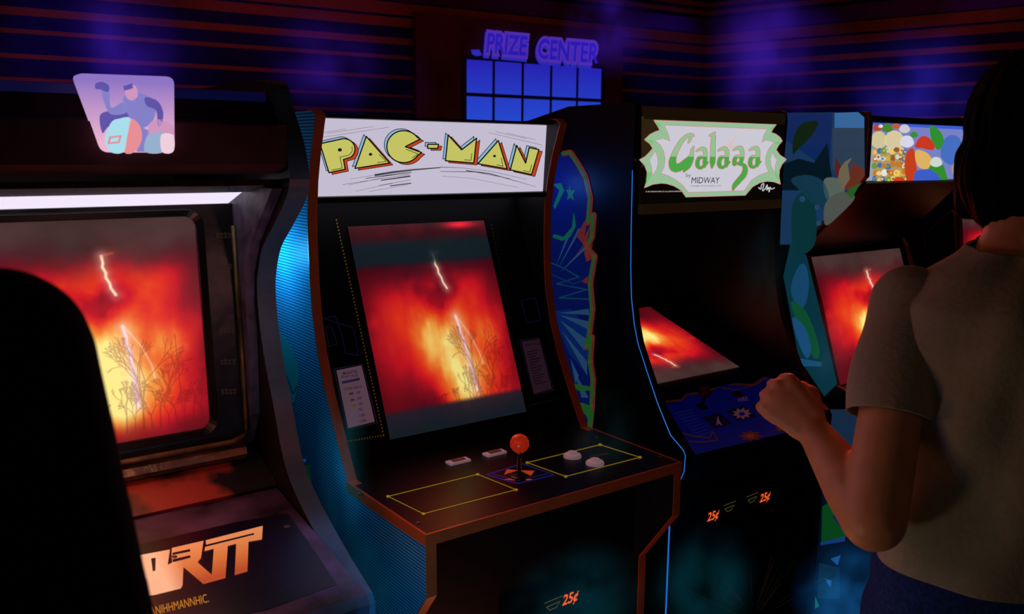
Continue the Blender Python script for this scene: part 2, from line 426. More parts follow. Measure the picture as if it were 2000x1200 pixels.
def rnd(pts, idx, r, n=5):
    """round the corner idx of a polyline"""
    out = []
    for i, p in enumerate(pts):
        if i not in idx: out.append(p); continue
        a, b = np.array(pts[i-1]), np.array(pts[i+1]); p = np.array(p)
        da = (a-p)/np.linalg.norm(a-p); db = (b-p)/np.linalg.norm(b-p)
        q0, q1 = p+da*r, p+db*r
        for k in range(n+1):
            t = k/n; out.append(tuple((1-t)**2*q0+2*t*(1-t)*p+t*t*q1))
    return out
def smoothline(pts, n=4): return curve(pts, n)
def plate(name, a, b, x0, x1, th, m, parent, bev=0):
    """flat board spanning x0..x1 between (y,z) points a and b, thickness th towards the back/below"""
    (ya, za), (yb, zb) = a, b; L = math.hypot(yb-ya, zb-za); ny, nz = (zb-za)/L*th, -(yb-ya)/L*th
    return MB().prism([a, b, (yb+ny, zb+nz), (ya+ny, za+nz)], x0, x1).build(name, m, parent)

# ---------------------------------------------------------------- cabinet with the PAC-MAN marquee
def ribbed_blue():
    m = bpy.data.materials.new('ribbed_blue_side'); m.use_nodes = True; nt = m.node_tree; b = nt.nodes['Principled BSDF']
    g = nt.nodes.new('ShaderNodeNewGeometry'); s = nt.nodes.new('ShaderNodeSeparateXYZ'); nt.links.new(g.outputs['Position'], s.inputs[0])
    w = nt.nodes.new('ShaderNodeMath'); w.operation = 'MULTIPLY'; w.inputs[1].default_value = 2*math.pi/.0066; nt.links.new(s.outputs['Z'], w.inputs[0])
    sn = nt.nodes.new('ShaderNodeMath'); sn.operation = 'SINE'; nt.links.new(w.outputs[0], sn.inputs[0])
    r = nt.nodes.new('ShaderNodeValToRGB'); r.color_ramp.elements[0].position = 0.; r.color_ramp.elements[1].position = .75
    r.color_ramp.elements[0].color = (.012, .05, .09, 1); r.color_ramp.elements[1].color = (.09, .46, .66, 1)
    mr = nt.nodes.new('ShaderNodeMapRange'); mr.inputs['From Min'].default_value = -1; nt.links.new(sn.outputs[0], mr.inputs['Value'])
    nt.links.new(mr.outputs[0], r.inputs['Fac']); nt.links.new(r.outputs['Color'], b.inputs['Base Color'])
    b.inputs['Roughness'].default_value = .5; b.inputs['Specular IOR Level'].default_value = .2
    return m
pac = empty('arcade_cabinet', (.33, .4, 0), 'arcade machine with orange edging and bright white marquee of chunky yellow letters', 'arcade machine', 'arcade machines standing in a row')
low = [(.10, 0), (.10, .66), (0.0, .795), (0., .90)]
up = [(.316, .915), (.323, .927), (.352, .975), (.385, 1.035), (.413, 1.086), (.446, 1.166), (.468, 1.25), (.475, 1.32), (.478, 1.40), (.476, 1.46), (.466, 1.53), (.449, 1.59), (.437, 1.62), (.428, 1.645), (.42, 1.663), (.436, 1.672), (.46, 1.674)]
poly = low+up+[(.62, 1.672), (.84, 1.60), (.84, 0)]
RIB = ribbed_blue()
W = .66; T = .021
sides = []
for k, (x0, x1) in enumerate(((0, T), (W-T, W))):
    s = side(pac, poly, low+up, x0, x1, RIB if k == 0 else BLACK, ORANGE)
    sides.append(s)
# teal leaf shapes printed on its left side
sp = on_plane((-.0003, 0, 0), (1, 0, 0)); a = Art(sp, base=.0003)
LEAF = ink((30, 150, 150), .03); LEAF2 = ink((20, 80, 130), .02)
a.poly(curve([(520, 635), (548, 652), (565, 672), (578, 700), (584, 735), (580, 765), (572, 790), (560, 775), (540, 720)], 5), LEAF, 0)
a.line(curve([(557, 728), (566, 752), (572, 768), (580, 755)], 4), 2, LEAF2, 1)
a.build('leaf_print', sides[0]); a = Art(sp, base=.0003); a.poly([(590, 910), (604, 908), (610, 950), (602, 962)], ink((25, 130, 80), .05), 0)
a.poly([(584, 896), (597, 897), (597, 903), (585, 902)], ink((40, 110, 220), .2), 0)
a.build('green_print', sides[0])
MB().box(T, W-T, .12, .14, 0, .90).build('front_panel', BLACK, pac)
MB().prism([(.60, 1.655), (.83, 1.59), (.83, 1.575), (.60, 1.64)], T, W-T).build('top_panel', BLACK, pac)
MB().box(T, W-T, .815, .835, 0, 1.58).build('back_panel', BLACK, pac)
# control panel
TOP = mat('control_panel_black', (5, 4, 5), .36, noise=.15, nscale=80, spec=.22)
cp = MB().box(.0025, W-.0025, .0025, .385, .895, .916, 0).build('control_panel', TOP, pac)
e = MB(); e.box(-.001, W+.001, -.0015, .0028, .894, .9168, 0); e.box(-.0015, .0028, .0028, .318, .894, .9168, 0); e.box(W-.0028, W+.0015, .0028, .318, .894, .9168, 0)
e.build('edge_trim', ORANGE, cp)
zt = .916
cm = on_plane((0, 0, zt), (0, 0, 1)); a = Art(cm, base=.0003)
YEL = ink((188, 168, 36), .25); OR2 = ink((215, 84, 36), .30); BL2 = ink((24, 36, 140), .30)
for q in ([(758, 970), (933, 927), (1008, 957), (827, 1004)], [(1030, 904), (1172, 869), (1250, 893.6), (1105, 931)]):
    a.line(q, 1.5, YEL, 1, True)
    for p in q: a.poly([(p[0]+4*math.cos(t), p[1]+2.6*math.sin(t)) for t in np.linspace(0, 6.28, 11)[:-1]], YEL, 2)
a.line([(950, 928), (1012, 945), (1082, 928), (1020, 906)], 2., BL2, 1, True)
a.line([(962, 927), (1013, 939), (1068, 926)], 1.6, BL2, 1)
for q in ([(990, 917), (1012, 919), (984, 928)], [(1044, 920), (1016, 919), (1037, 930)], [(982, 937), (1010, 933), (1006, 939)], [(1041, 937), (1022, 933), (1028, 939)]):
    a.poly([(p[0], p[1]) for p in q], OR2, 2)
a.line([(1152, 892), (1188, 886)], 3, ink((90, 40, 30)), 1)
a.build('panel_art', cp)
for (px, py) in ((704, 964), (817, 1022), (1166, 855), (1290, 893)):
    p = cm(px, py); MB().lathe(p, (0, 0, 1), [(.0045, -.003), (.0045, .0008), (.003, .0016)], 14).build('screw', mat('screw_steel', (120, 105, 105), .35, .8), cp)
# joystick
jp = cm(1014, 932)
js = empty('joystick', jp, '', ''); del js['label']; del js['category']; js.parent = pac; js.location = Vector(jp-ORG[pac.name]); ORG[js.name] = np.array(jp)
MB().lathe(jp, (0, 0, 1), [(.022, 0), (.022, .0015), (.012, .003), (.006, .004)], 24).build('base', mat('joystick_washer', (16, 14, 14), .3), js, True)
MB().lathe(jp, (0, 0, 1), [(.0048, .002), (.0048, .05), (.0075, .052), (.0055, .058)], 18).build('shaft', CHROME, js, True)
BALL = mat('red_orange_plastic', (225, 55, 18), .16, emit=(200, 45, 15), es=.35, coat=.6)  # self-glow put into the plastic; the ball is no lamp
R = .0205
MB().lathe(jp+np.array([0, 0, .074]), (0, 0, 1), [(R*math.sin(t), -R*math.cos(t)) for t in np.linspace(0.02, math.pi-.02, 20)], 32).build('ball', BALL, js, True)
WHT = mat('grey_white_plastic', (228, 206, 216), .4, emit=(170, 145, 155), es=.22)  # faint self-glow added to brighten the buttons
for (px, py) in ((1118, 890), (1162, 904)):
    p = cm(px, py+3)
    b = MB().lathe(p, (0, 0, 1), [(.0205, 0), (.0205, .004), (.019, .0065), (.013, .0075), (.0125, .0055)], 28).build('button', WHT, pac, True); smooth_by_angle(b)
    c = MB().lathe(p, (0, 0, 1), [(.0118, .004), (.0118, .011), (.010, .0125), (.004, .0122)], 28).build('plunger', WHT, b, True); smooth_by_angle(c)
for (px, py) in ((895, 904), (966, 888)):
    p = cm(px, py)
    b = MB().box(p[0]-.027, p[0]+.027, p[1]-.012, p[1]+.012, zt, zt+.006, 0, .0022).build('player_button', WHT, pac)
    MB().box(p[0]-.016, p[0]+.016, p[1]-.007, p[1]+.007, zt+.006, zt+.0085, 0, .001).build('plunger', mat('dim_white_plastic', (150, 126, 134), .4), b)
# bezel, cards and screen
bz0 = np.array([.371, .916]); bz1 = np.array([.371+.409*.57, .916+.57])
bd = np.array([0, .379, .925]); bn = np.array([0, -.925, .379])
BZ = mat('smoked_bezel', (5, 5, 6), .55, noise=.1, spec=.12)
bez = plate('bezel', tuple(bz0), (.371+.379/.925*.62, .916+.62), T, W-T, .012, BZ, pac)
bp = np.array([.33, .371, .916])
def pt(x, s, lift=0.): return np.array([x, bp[1], bp[2]])+bd*s/1.0*1.0+bn*lift
# glass corners found on the bezel plane
scr = screen(STORM_B, pt(.14, .048, .003), pt(.52, .048, .003), pt(.14, .545, .003), pac)
bm_ = on_plane(bp+bn*.002, bn); a = Art(bm_, base=.0004)
DOT = ink((150, 118, 30), .10)
def dots(p, q, n, m=DOT, s=1.7):
    for k in range(n):
        x = p[0]+(q[0]-p[0])*k/(n-1); y = p[1]+(q[1]-p[1])*k/(n-1)
        a.poly([(x-s*.7, y-s), (x+s*.7, y-s), (x+s*.7, y+s), (x-s*.7, y+s)], m, 1)
a = Art(bm_, base=.0004); dots((657, 430), (749, 850), 64); dots((675, 863), (749, 851), 15, s=1.5)
a.build('dotted_border', bez); a = Art(bm_, base=.0004); dots((960, 440), (1030, 793), 52, ink((60, 45, 15), .03)); dots((1030, 793), (1088, 780), 12, ink((70, 55, 18), .04))
a.build('dotted_border', bez); OUT = ink((26, 26, 74), .12)
for grp in ([[(630, 622), (655, 618), (668, 655), (675, 690), (700, 695), (690, 640)], [(636, 640), (648, 638), (658, 672), (642, 678)]], [[(1018, 588), (1046, 582), (1056, 625), (1030, 632)]]):
    a = Art(bm_, base=.0004)
    for q in grp: a.line(q, 2.2, OUT, 1, True)
    a.build('maze_print', bez)
CARD = ink((150, 118, 138), .20); CARDB = ink((40, 20, 40)); TXT = ink((70, 40, 60), .05)
def card(quad, rows, txts, parent, dim=CARD):
    a = Art(bm_, base=.0006)
    cx = sum(p[0] for p in quad)/4; cy = sum(p[1] for p in quad)/4
    a.poly([(cx+(p[0]-cx)*1.16, cy+(p[1]-cy)*1.06) for p in quad], ink((70, 55, 80), .08), 0)
    a.poly([(cx+(p[0]-cx)*1.10, cy+(p[1]-cy)*1.035) for p in quad], CARDB, 1)
    a.poly(quad, dim, 2)
    Q = [np.array(p, float) for p in quad]   # TL TR BR BL
    def uv(u, v): return tuple((Q[0]*(1-u)+Q[1]*u)*(1-v)+(Q[3]*(1-u)+Q[2]*u)*v)
    for (u0, u1, v, h, c) in rows:
        a.poly([uv(u0, v), uv(u1, v), uv(u1, v+h), uv(u0, v+h)], c, 3)
    for (t, u, v, h) in txts:
        x, y = uv(u, v); a.text(t, x, y, h, 9, TXT, 3, sx=.75, bold=.01)
    a.build('instruction_card', parent)
card([(657, 724), (706, 714), (732, 824), (680, 837)], [(.12, .82, .20, .045, ink((70, 60, 110), .15)), (.3, .45, .42, .035, ink((150, 40, 40), .1)), (.3, .45, .53, .035, ink((150, 70, 30), .1)), (.3, .45, .63, .04, ink((170, 150, 30), .1))],
     [('MONSTER', .22, .10, 6), ('POINT VALUE', .14, .155, 5), ('OTHER POINTS', .12, .36, 5), ('- 100', .5, .46, 5), ('- 300', .5, .56, 5), ('- 500', .5, .66, 5), ('- 700', .45, .755, 5), ('- 1,000', .42, .855, 5), ('- 2,000', .42, .95, 5)], bez)
card([(1019, 668), (1053, 662), (1078, 760), (1043, 770)], [(.15, .8-.1*(k % 3), .2+k*.052, .018, ink((70, 40, 60), .05)) for k in range(13)], [('DIRECTIONS', .12, .1, 5)], bez, ink((96, 66, 92), .10))
MB().prism([(.470, 1.483), (.62, 1.50), (.62, 1.52), (.470, 1.495)], T, W-T).build('speaker_panel', BLACK, pac)
# marquee
LIT = mat('marquee_plexiglass', (40, 40, 44), .3, emit=(196, 188, 208), es=1.)
mq = MB().prism([(.470, 1.660), (.482, 1.486), (.60, 1.486), (.60, 1.660)], T+.002, W-T-.002).build('marquee', LIT, pac)
MB().box(T, W-T, .45, .60, 1.661, 1.667).build('marquee_retainer', BLACK, pac)
n_m = np.array([0, -.174, -.012]); n_m /= np.linalg.norm(n_m)
mm = on_plane((.33, .470, 1.660), (0, -1, -.069)); 
cA = lambda x, y: (600+x/6., 220+y/6.); cB = lambda x, y: (840+x/6., 220+y/6.)
Y1 = glow((196, 194, 98)); K1 = glow((10, 14, 10)); C1 = glow((140, 178, 208)); R1 = glow((196, 66, 30)); G1 = glow((70, 70, 76))
import functools
arcC = [(1325, 310)]+[(1130+197*math.cos(t), 400-188*math.sin(t)) for t in np.linspace(.62, 2*math.pi-.62, 40)]+[(1340, 468), (1150, 400)]
arcP = [(150, 365), (395, 312)]+[(430+130*math.sin(t), 428-122*math.cos(t)) for t in np.linspace(-.1, 2.5, 18)]+[(425, 550), (445, 665), (255, 705)]
letters = [(cA, arcP), (cA, [(692, 280), (965, 592), (560, 655)]), (cA, arcC), (cB, [(-28, 372), (100, 372), (90, 420), (-28, 420)]),
           (cB, [(212, 262), (370, 437), (545, 300), (512, 592), (180, 565)]), (cB, [(800, 328), (902, 660), (560, 600)]), (cB, [(1015, 385), (1120, 592), (1162, 410), (1275, 435), (1190, 727), (940, 672)])]
a = Art(mm, step=.00025)
for tr, q in letters:
    a.tr = tr
    for (dx, dy, c, L) in ((-30, -22, C1, 1), (38, 22, R1, 2), (0, 0, Y1, 4)):
        p = [(x+dx, y+dy) for x, y in q]
        a.poly(p, c, L+.5); a.line(p, 15 if L == 4 else 8, K1, L, True)
        a.line(p, 15 if L == 4 else 8, K1, L+.8, True)
for tr, cx, cy, r in ((cA, 383, 437, 24), (cA, 742, 490, 20), (cB, 755, 510, 17)):
    a.tr = tr; a.poly([(cx+r*math.cos(t), cy+r*.85*math.sin(t)) for t in np.linspace(0, 6.28, 17)[:-1]], K1, 6)
for tr, q in ((cA, [(525, 400), (530, 450), (490, 500), (385, 522), (410, 650), (285, 675)]), (cA, [(840, 487), (925, 572), (820, 588)]), (cA, [(1155, 430), (1300, 485), (1230, 535)]), (cB, [(490, 475), (480, 560), (400, 553)]),
              (cB, [(833, 530), (855, 630), (780, 613)]), (cB, [(1190, 610), (1170, 697), (1090, 680)])):
    a.tr = tr; a.line(q, 7, K1, 6)
for tr, q, w in ((cA, [(175, 238), (455, 190)], 3), (cA, [(230, 245), (775, 162)], 3), (cA, [(165, 292), (955, 172)], 3),
                 (cA, [(790, 735, 26), (1000, 700, 24), (1230, 672, 18), (1560, 645, 12)], 0), (cA, [(505, 780), (900, 715)], 3), (cA, [(680, 775), (1220, 690)], 5), (cA, [(415, 845), (1200, 725)], 4), (cA, [(865, 795, 12), (1210, 745, 18)], 0),
                 (cA, [(485, 850), (900, 760)], 3), (cA, [(840, 855), (1210, 790)], 4), (cA, [(570, 922), (1000, 830)], 3), (cA, [(970, 860, 12), (1220, 828, 12)], 0), (cA, [(725, 927), (1180, 845)], 3), (cA, [(700, 770), (1220, 705)], 7),
                 (cB, [(685, 235), (1315, 382)], 3), (cB, [(770, 225), (1130, 305)], 3), (cB, [(900, 240), (1235, 318)], 3),
                 (cB, [(120, 640, 8), (390, 650, 4), (720, 690, 4), (1130, 785, 3)], 0), (cB, [(420, 680, 10), (700, 715, 10), (1240, 870, 3)], 0), (cB, [(120, 690, 6), (520, 695, 8), (940, 775, 4)], 0), (cB, [(140, 745, 3), (480, 770, 3), (1035, 880, 3)], 0)):
    a.tr = tr; a.line(q, w, G1 if w == 0 else K1, .2)
a.build('logo_lettering', mq)
# coin door
def coin_door(parent, x0, x1, y, z0, z1, slots, labels, wins=()):
    d = MB().box(x0, x1, y-.008, y, z0, z1, 0, .002).build('coin_door', BLACKG, parent)
    for (x, z) in slots:
        s = MB().box(x-.028, x+.028, y-.013, y-.008, z-.016, z+.016, 0, .002).build('coin_slot', BLACKG, d)
        b = MB(); b.tube([(x-.024, y-.0145, z+.012), (x+.026, y-.0145, z+.014)], .0008); b.tube([(x-.018, y-.0145, z+.001), (x+.02, y-.0145, z+.003), (x+.01, y-.0145, z-.008), (x-.009, y-.0145, z-.009), (x-.018, y-.0145, z+.001)], .0009)
        b.build('slot_trim', mat('brass_trim', (150, 130, 70), .3, .6, emit=(110, 95, 50), es=.4), s)
    for (x, z) in labels:
        v, f = text_mesh('25¢', .02, 'CENTER')
        vv = [(x+tx*.0225+ty*.005, y-.0098, z-.010+ty*.0245) for tx, ty in v]
        mesh('price_label', vv, f, glow((255, 96, 36), 1.), d)
    for (a0, a1, b0, b1, c) in wins: MB().box(a0, a1, y-.012, y-.008, b0, b1, 0, .001).build('coin_return', c, d)
    return d
coin_door(pac, .25, .52, .12, .28, .66, [(.385, .612), (.28, .60)], [(.437, .609)])

# ---------------------------------------------------------------- cabinet with the Galaga marquee
gal = empty('arcade_cabinet', (1.17, .5, 0), 'black arcade machine with jagged green and white marquee and blue control panel', 'arcade machine', 'arcade machines standing in a row')
GX0, GX1 = .86, 1.48
low = [(.212, 0), (.212, .712), (.178, .780), (.170, .80), (.168, .842), (.176, .855)]
up = [(.221, .882), (.269, .952), (.317, 1.038), (.350, 1.10), (.366, 1.15), (.380, 1.22), (.386, 1.30), (.389, 1.40), (.391, 1.55), (.386, 1.69), (.39, 1.715), (.40, 1.722)]
poly = low+up+[(.654, 1.720), (.867, 1.68), (.95, 1.60), (.95, 0)]
gs = []
BSIDE = mat('blue_black_side', (12, 16, 34), .45, noise=.3, nscale=6)
EDGEB = mat('blue_reflective_edge', (30, 60, 130), .15, .6)
for k, (x0, x1) in enumerate(((GX0, GX0+.02), (GX1-.02, GX1))):
    gs.append(side(gal, poly, low+up, x0, x1, BSIDE, BLACKG))
# blue highlight of the black left front corner, built as a thin glowing strip
GLINT = mat('blue_glint_strip', (20, 60, 160), .2, emit=(40, 120, 225), es=.75)
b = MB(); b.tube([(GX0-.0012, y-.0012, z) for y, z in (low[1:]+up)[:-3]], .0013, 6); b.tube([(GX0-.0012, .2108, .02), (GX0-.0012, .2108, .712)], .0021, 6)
b.build('corner_glint', GLINT, gs[0])
# printed side art: blue sky, rays, jagged green and red border
gm = on_plane((GX0-.0002, 0, 0), (1, 0, 0)); a = Art(gm, base=.0004)
zs = lambda x, y: (1060+x/1.8462, 230+y/1.8462)
a.tr = zs
E1 = .27  # self-glow put into the side print in place of light in the gap
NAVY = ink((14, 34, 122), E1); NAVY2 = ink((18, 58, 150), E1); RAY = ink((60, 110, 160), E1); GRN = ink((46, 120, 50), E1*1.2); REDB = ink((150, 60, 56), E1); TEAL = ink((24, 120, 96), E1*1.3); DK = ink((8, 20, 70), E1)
edge = [(70, 130), (100, 125), (130, 170), (155, 215), (172, 290), (165, 380), (185, 350), (178, 430), (160, 470), (188, 500), (172, 600), (180, 690), (170, 770), (160, 830), (178, 790), (172, 880), (182, 945), (178, 1040), (168, 1135)]
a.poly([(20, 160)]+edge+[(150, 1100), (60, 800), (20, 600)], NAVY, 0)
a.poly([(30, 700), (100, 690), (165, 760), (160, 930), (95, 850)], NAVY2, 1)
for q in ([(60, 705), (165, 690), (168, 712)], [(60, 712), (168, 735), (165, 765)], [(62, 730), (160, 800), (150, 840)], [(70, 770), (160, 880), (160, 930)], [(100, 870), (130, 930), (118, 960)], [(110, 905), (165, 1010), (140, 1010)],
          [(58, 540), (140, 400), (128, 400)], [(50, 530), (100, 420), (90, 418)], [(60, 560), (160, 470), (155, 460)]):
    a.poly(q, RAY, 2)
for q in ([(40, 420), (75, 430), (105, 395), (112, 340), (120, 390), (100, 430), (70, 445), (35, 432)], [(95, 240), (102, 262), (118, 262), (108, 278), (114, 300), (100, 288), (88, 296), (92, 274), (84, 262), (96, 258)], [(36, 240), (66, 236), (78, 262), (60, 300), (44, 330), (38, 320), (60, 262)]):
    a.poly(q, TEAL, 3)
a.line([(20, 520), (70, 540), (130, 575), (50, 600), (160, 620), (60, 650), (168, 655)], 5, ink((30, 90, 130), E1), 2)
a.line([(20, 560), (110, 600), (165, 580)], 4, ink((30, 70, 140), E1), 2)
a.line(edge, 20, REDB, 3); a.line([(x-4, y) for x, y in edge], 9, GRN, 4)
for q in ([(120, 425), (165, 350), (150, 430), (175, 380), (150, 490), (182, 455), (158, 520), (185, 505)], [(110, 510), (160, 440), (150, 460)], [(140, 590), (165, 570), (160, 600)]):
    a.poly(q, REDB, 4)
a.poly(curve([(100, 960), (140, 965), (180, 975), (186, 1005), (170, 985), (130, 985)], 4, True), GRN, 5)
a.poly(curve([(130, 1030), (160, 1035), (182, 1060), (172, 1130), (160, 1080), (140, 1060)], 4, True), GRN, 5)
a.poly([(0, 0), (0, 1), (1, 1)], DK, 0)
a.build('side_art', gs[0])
MB().box(GX0+.02, GX1-.02, .235, .255, .0, .80).build('front_panel', BLACK, gal)
MB().prism([(.42, 1.712), (.65, 1.712), (.86, 1.672), (.86, 1.655), (.65, 1.695), (.42, 1.695)], GX0+.02, GX1-.02).build('top_panel', BLACK, gal)
MB().box(GX0+.02, GX1-.02, .925, .945, 0, 1.6).build('back_panel', BLACK, gal)
gpl = [(.176, .862), (.40, .918)]
# control panel with rolled front edge
GP = mat('blue_control_overlay', (16, 30, 170), .4, emit=(10, 22, 150), es=.10, noise=.2, nscale=8)
prof = [(.40, .918), (.20, .868), (.182, .861), (.172, .848), (.172, .835), (.185, .76), (.20, .75), (.235, .80), (.40, .89)]
NX = (GX0+.022, GX1-.022)
pn = MB().prism(prof, *NX).build('control_panel', BLACKG, gal)
gp = on_plane((1.17, .40, .918), (0, -.05, .20)); a = Art(gp, base=.0004)
# blue field of the overlay and its wavy orange border
a.poly([(1300, 790), (1332, 782), (1345, 772), (1375, 770), (1400, 760), (1420, 752), (1470, 752), (1490, 742), (1500, 728), (1530, 735), (1585, 800), (1550, 842), (1360, 888), (1352, 880)], GP, 0)
OB = ink((120, 48, 26), .10)
a.line([(1300, 785), (1330, 782), (1342, 770), (1372, 768), (1400, 757), (1418, 750), (1470, 752), (1492, 738), (1508, 724)], 3.5, OB, 2)
a.line([(1410, 758), (1440, 762), (1475, 752), (1500, 738)], 2.2, OB, 2)
a.line([(1333, 846), (1352, 852), (1386, 856), (1392, 842), (1402, 860), (1372, 864), (1345, 862)], 2.4, OB, 2)
for k in range(9): a.line([(1318+k*5.2, 808+k*5.6), (1352+k*4.2, 800+k*5.6)], 1., ink((40, 60, 150), .15), 1)
for q, sc in (((1402, 822), 1.), ((1449, 808), 1.), ((1496, 797), 1.)):
    a.poly([(q[0]-30, q[1]-6), (q[0]+2, q[1]-15), (q[0]+30, q[1]+5), (q[0]-6, q[1]+16)], ink((16, 12, 50), .1), 2)
PK = ink((160, 90, 120), .14)
a.poly([(1449+(13 if k % 2 else 20)*math.cos(k*math.pi/9), 808+(7 if k % 2 else 12)*math.sin(k*math.pi/9)) for k in range(18)], PK, 3)
a.poly([(1449+6*math.cos(t), 809+4*math.sin(t)) for t in np.linspace(0, 6.28, 10)[:-1]], ink((20, 20, 110), .2), 4)
a.poly([(1402, 812), (1405, 822), (1411, 832), (1404, 828), (1399, 831)], PK, 3)
# flame burst by the front edge
FL = ink((120, 34, 18), .15)
a.poly([(1466+(14 if k % 2 else 26)*math.cos(k*math.pi/8), 852+(7 if k % 2 else 11)*math.sin(k*math.pi/8)) for k in range(16)], FL, 3)
a.poly([(1466+(7 if k % 2 else 13)*math.cos(k*math.pi/6), 852+(3 if k % 2 else 6)*math.sin(k*math.pi/6)) for k in range(12)], ink((150, 62, 24), .15), 4)
a.poly([(1525+(8 if k % 2 else 15)*math.cos(k*math.pi/7), 838+(4 if k % 2 else 7)*math.sin(k*math.pi/7)) for k in range(14)], ink((110, 50, 30), .12), 3)
a.text('1UP', 1440, 768, 0.01, 12, PK, 3); a.text('FIRE', 1442, 786, 8, 12, PK, 3, bold=.0)
a.build('panel_art', pn)
ga = on_plane((1.17, .1715, .84), (0, -1, .0)); a = Art(ga, base=.0004)
a.poly(curve([(1345, 897), (1356, 890), (1364, 900), (1362, 912), (1375, 916), (1388, 918), (1380, 924), (1355, 928), (1345, 926), (1352, 912)], 4, True), ink((70, 64, 24), .08), 0)
# joystick and button of the blue panel
def dirt(px, py): return gp(px, py)
jp = gp(1371, 795); js = bpy.data.objects.new('joystick', None); COL.objects.link(js); js.parent = gal; js.location = Vector(jp-ORG[gal.name]); ORG[js.name] = np.array(jp)
DRED = mat('dark_red_plastic', (120, 20, 16), .25)
MB().lathe(jp, (0, -.2, 1), [(.017, 0), (.017, .002), (.006, .004)], 20).build('base', BLACKG, js, True)
MB().lathe(jp, (0, -.2, 1), [(.005, .002), (.005, .035), (.004, .036)], 14).build('shaft', DARK, js, True)
MB().lathe(jp+np.array([0, -.008, .044]), (0, -.2, 1), [(.018*math.sin(t), -.018*math.cos(t)) for t in np.linspace(.02, 3.12, 16)], 24).build('ball', DRED, js, True)
for (px, py) in ((1440, 773), (1500, 760)):
    p = gp(px, py); b = MB().lathe(p, (0, -.2, 1), [(.016, 0), (.016, .004), (.011, .006), (.0105, .011), (.004, .012)], 24).build('button', DRED, gal, True); smooth_by_angle(b)
# screen lying back in the dark recess
screen(STORM_A, (1.31, .755, 1.095), (.93, .755, 1.095), (1.31, .375, .968), gal)
plate('bezel', (.352, .955), (.81, 1.108), NX[0], NX[1], .01, mat('recess_black', (6, 6, 8), .6), gal)
MB().box(NX[0], NX[1], .36, .43, .925, .955, 0, .004).build('screen_ledge', mat('purple_black_ledge', (22, 14, 40), .4, noise=.5, nscale=20), gal)
MB().box(NX[0], NX[1], .83, .85, 1.05, 1.60).build('recess_back', mat('recess_black', (6, 6, 8), .6), gal)
# marquee
BRN = mat('brown_retainer', (40, 26, 12), .55, emit=(34, 22, 10), es=.5, noise=.5, nscale=18)
MB().box(NX[0], NX[1], .375, .40, 1.680, 1.712, 0, .002).build('marquee_retainer', BRN, gal)
MB().box(NX[0], NX[1], .372, .40, 1.436, 1.462, 0, .002).build('marquee_retainer', BRN, gal)
GB = mat('marquee_black_glass', (10, 8, 6), .3, emit=(12, 8, 4), es=.6)
mq = MB().box(NX[0], NX[1], .378, .60, 1.462, 1.680, 0).build('marquee', GB, gal)
G2 = on_plane((1.17, .378, 1.6), (0, -1, 0))
cG = lambda x, y: (1240+x/5.453, 200+y/5.453)
a = Art(G2, cG, step=.0003)
outer = [(205, 192), (1503, 238), (1470, 280), (1448, 322), (1500, 340), (1545, 375), (1568, 412), (1530, 455), (1503, 505), (1540, 560), (1610, 608), (1565, 660), (1538, 720), (1533, 790), (1548, 870), (1480, 845), (1410, 838), (1330, 855), (1250, 900), (1175, 988), (545, 1007), (495, 935), (420, 890), (340, 865), (280, 860), (190, 872), (105, 908), (135, 820), (132, 740), (105, 670), (52, 612), (110, 580), (155, 535), (192, 490), (160, 440), (105, 398), (160, 345), (210, 318), (268, 298), (240, 245)]
inner = [(318, 245), (1412, 287), (1375, 340), (1350, 428), (1400, 405), (1480, 425), (1420, 500), (1392, 580), (1390, 660), (1420, 740), (1320, 775), (1240, 830), (1165, 940), (572, 958), (510, 880), (430, 820), (355, 780), (280, 754), (315, 690), (325, 600), (310, 520), (270, 450), (215, 405), (300, 388), (376, 414), (360, 340)]
GBR = mat('brown_marquee_corner', (30, 20, 8), .4, emit=(50, 36, 16), es=.8)
a.poly([(70, 150), (420, 160), (420, 400), (70, 700)], GBR, 0)
PG = glow((150, 190, 150)); PK2 = glow((205, 120, 120)); WG = glow((202, 200, 212)); DG = glow((74, 160, 66)); MG = glow((120, 190, 116))
a.line(outer, 12, PK2, 1, True); a.poly(outer, PG, 2)
for q in ([(205, 192), (285, 240), (250, 270)], [(105, 398), (200, 405), (185, 445)], [(130, 745), (188, 740), (180, 780), (115, 890)], [(1503, 238), (1425, 285), (1462, 290)], [(1568, 412), (1500, 425), (1490, 450), (1535, 452)], [(1500, 740), (1535, 800), (1535, 840), (1490, 770)]):
    a.poly(q, MG, 3)
a.line(inner, 9, PK2, 3, True); a.poly(inner, WG, 4)
for q in ([(215, 525), (238, 580), (245, 650), (228, 715), (188, 780), (180, 690), (158, 615)], [(1465, 535), (1485, 580), (1512, 610), (1490, 680), (1492, 745), (1455, 680), (1445, 600)]):
    a.line(q, 7, PK2, 3, True); a.poly(q, WG, 4)
def two_tone():
    m = bpy.data.materials.new('two_tone_green'); m.use_nodes = True; nt = m.node_tree; b = nt.nodes['Principled BSDF']
    g = nt.nodes.new('ShaderNodeNewGeometry'); s = nt.nodes.new('ShaderNodeSeparateXYZ'); nt.links.new(g.outputs['Position'], s.inputs[0])
    gt = nt.nodes.new('ShaderNodeMath'); gt.operation = 'GREATER_THAN'; nt.links.new(s.outputs['Z'], gt.inputs[0])
    gt.inputs[1].default_value = float(G2(*cG(800, 580))[2])
    r = nt.nodes.new('ShaderNodeMix'); r.data_type = 'RGBA'; r.inputs[6].default_value = (*lin((72, 160, 66)), 1); r.inputs[7].default_value = (*lin((140, 188, 140)), 1)
    nt.links.new(gt.outputs[0], r.inputs[0]); nt.links.new(r.outputs[2], b.inputs['Emission Color']); b.inputs['Emission Strength'].default_value = 1.
    b.inputs['Base Color'].default_value = (.01, .01, .01, 1); return m
TT = two_tone()
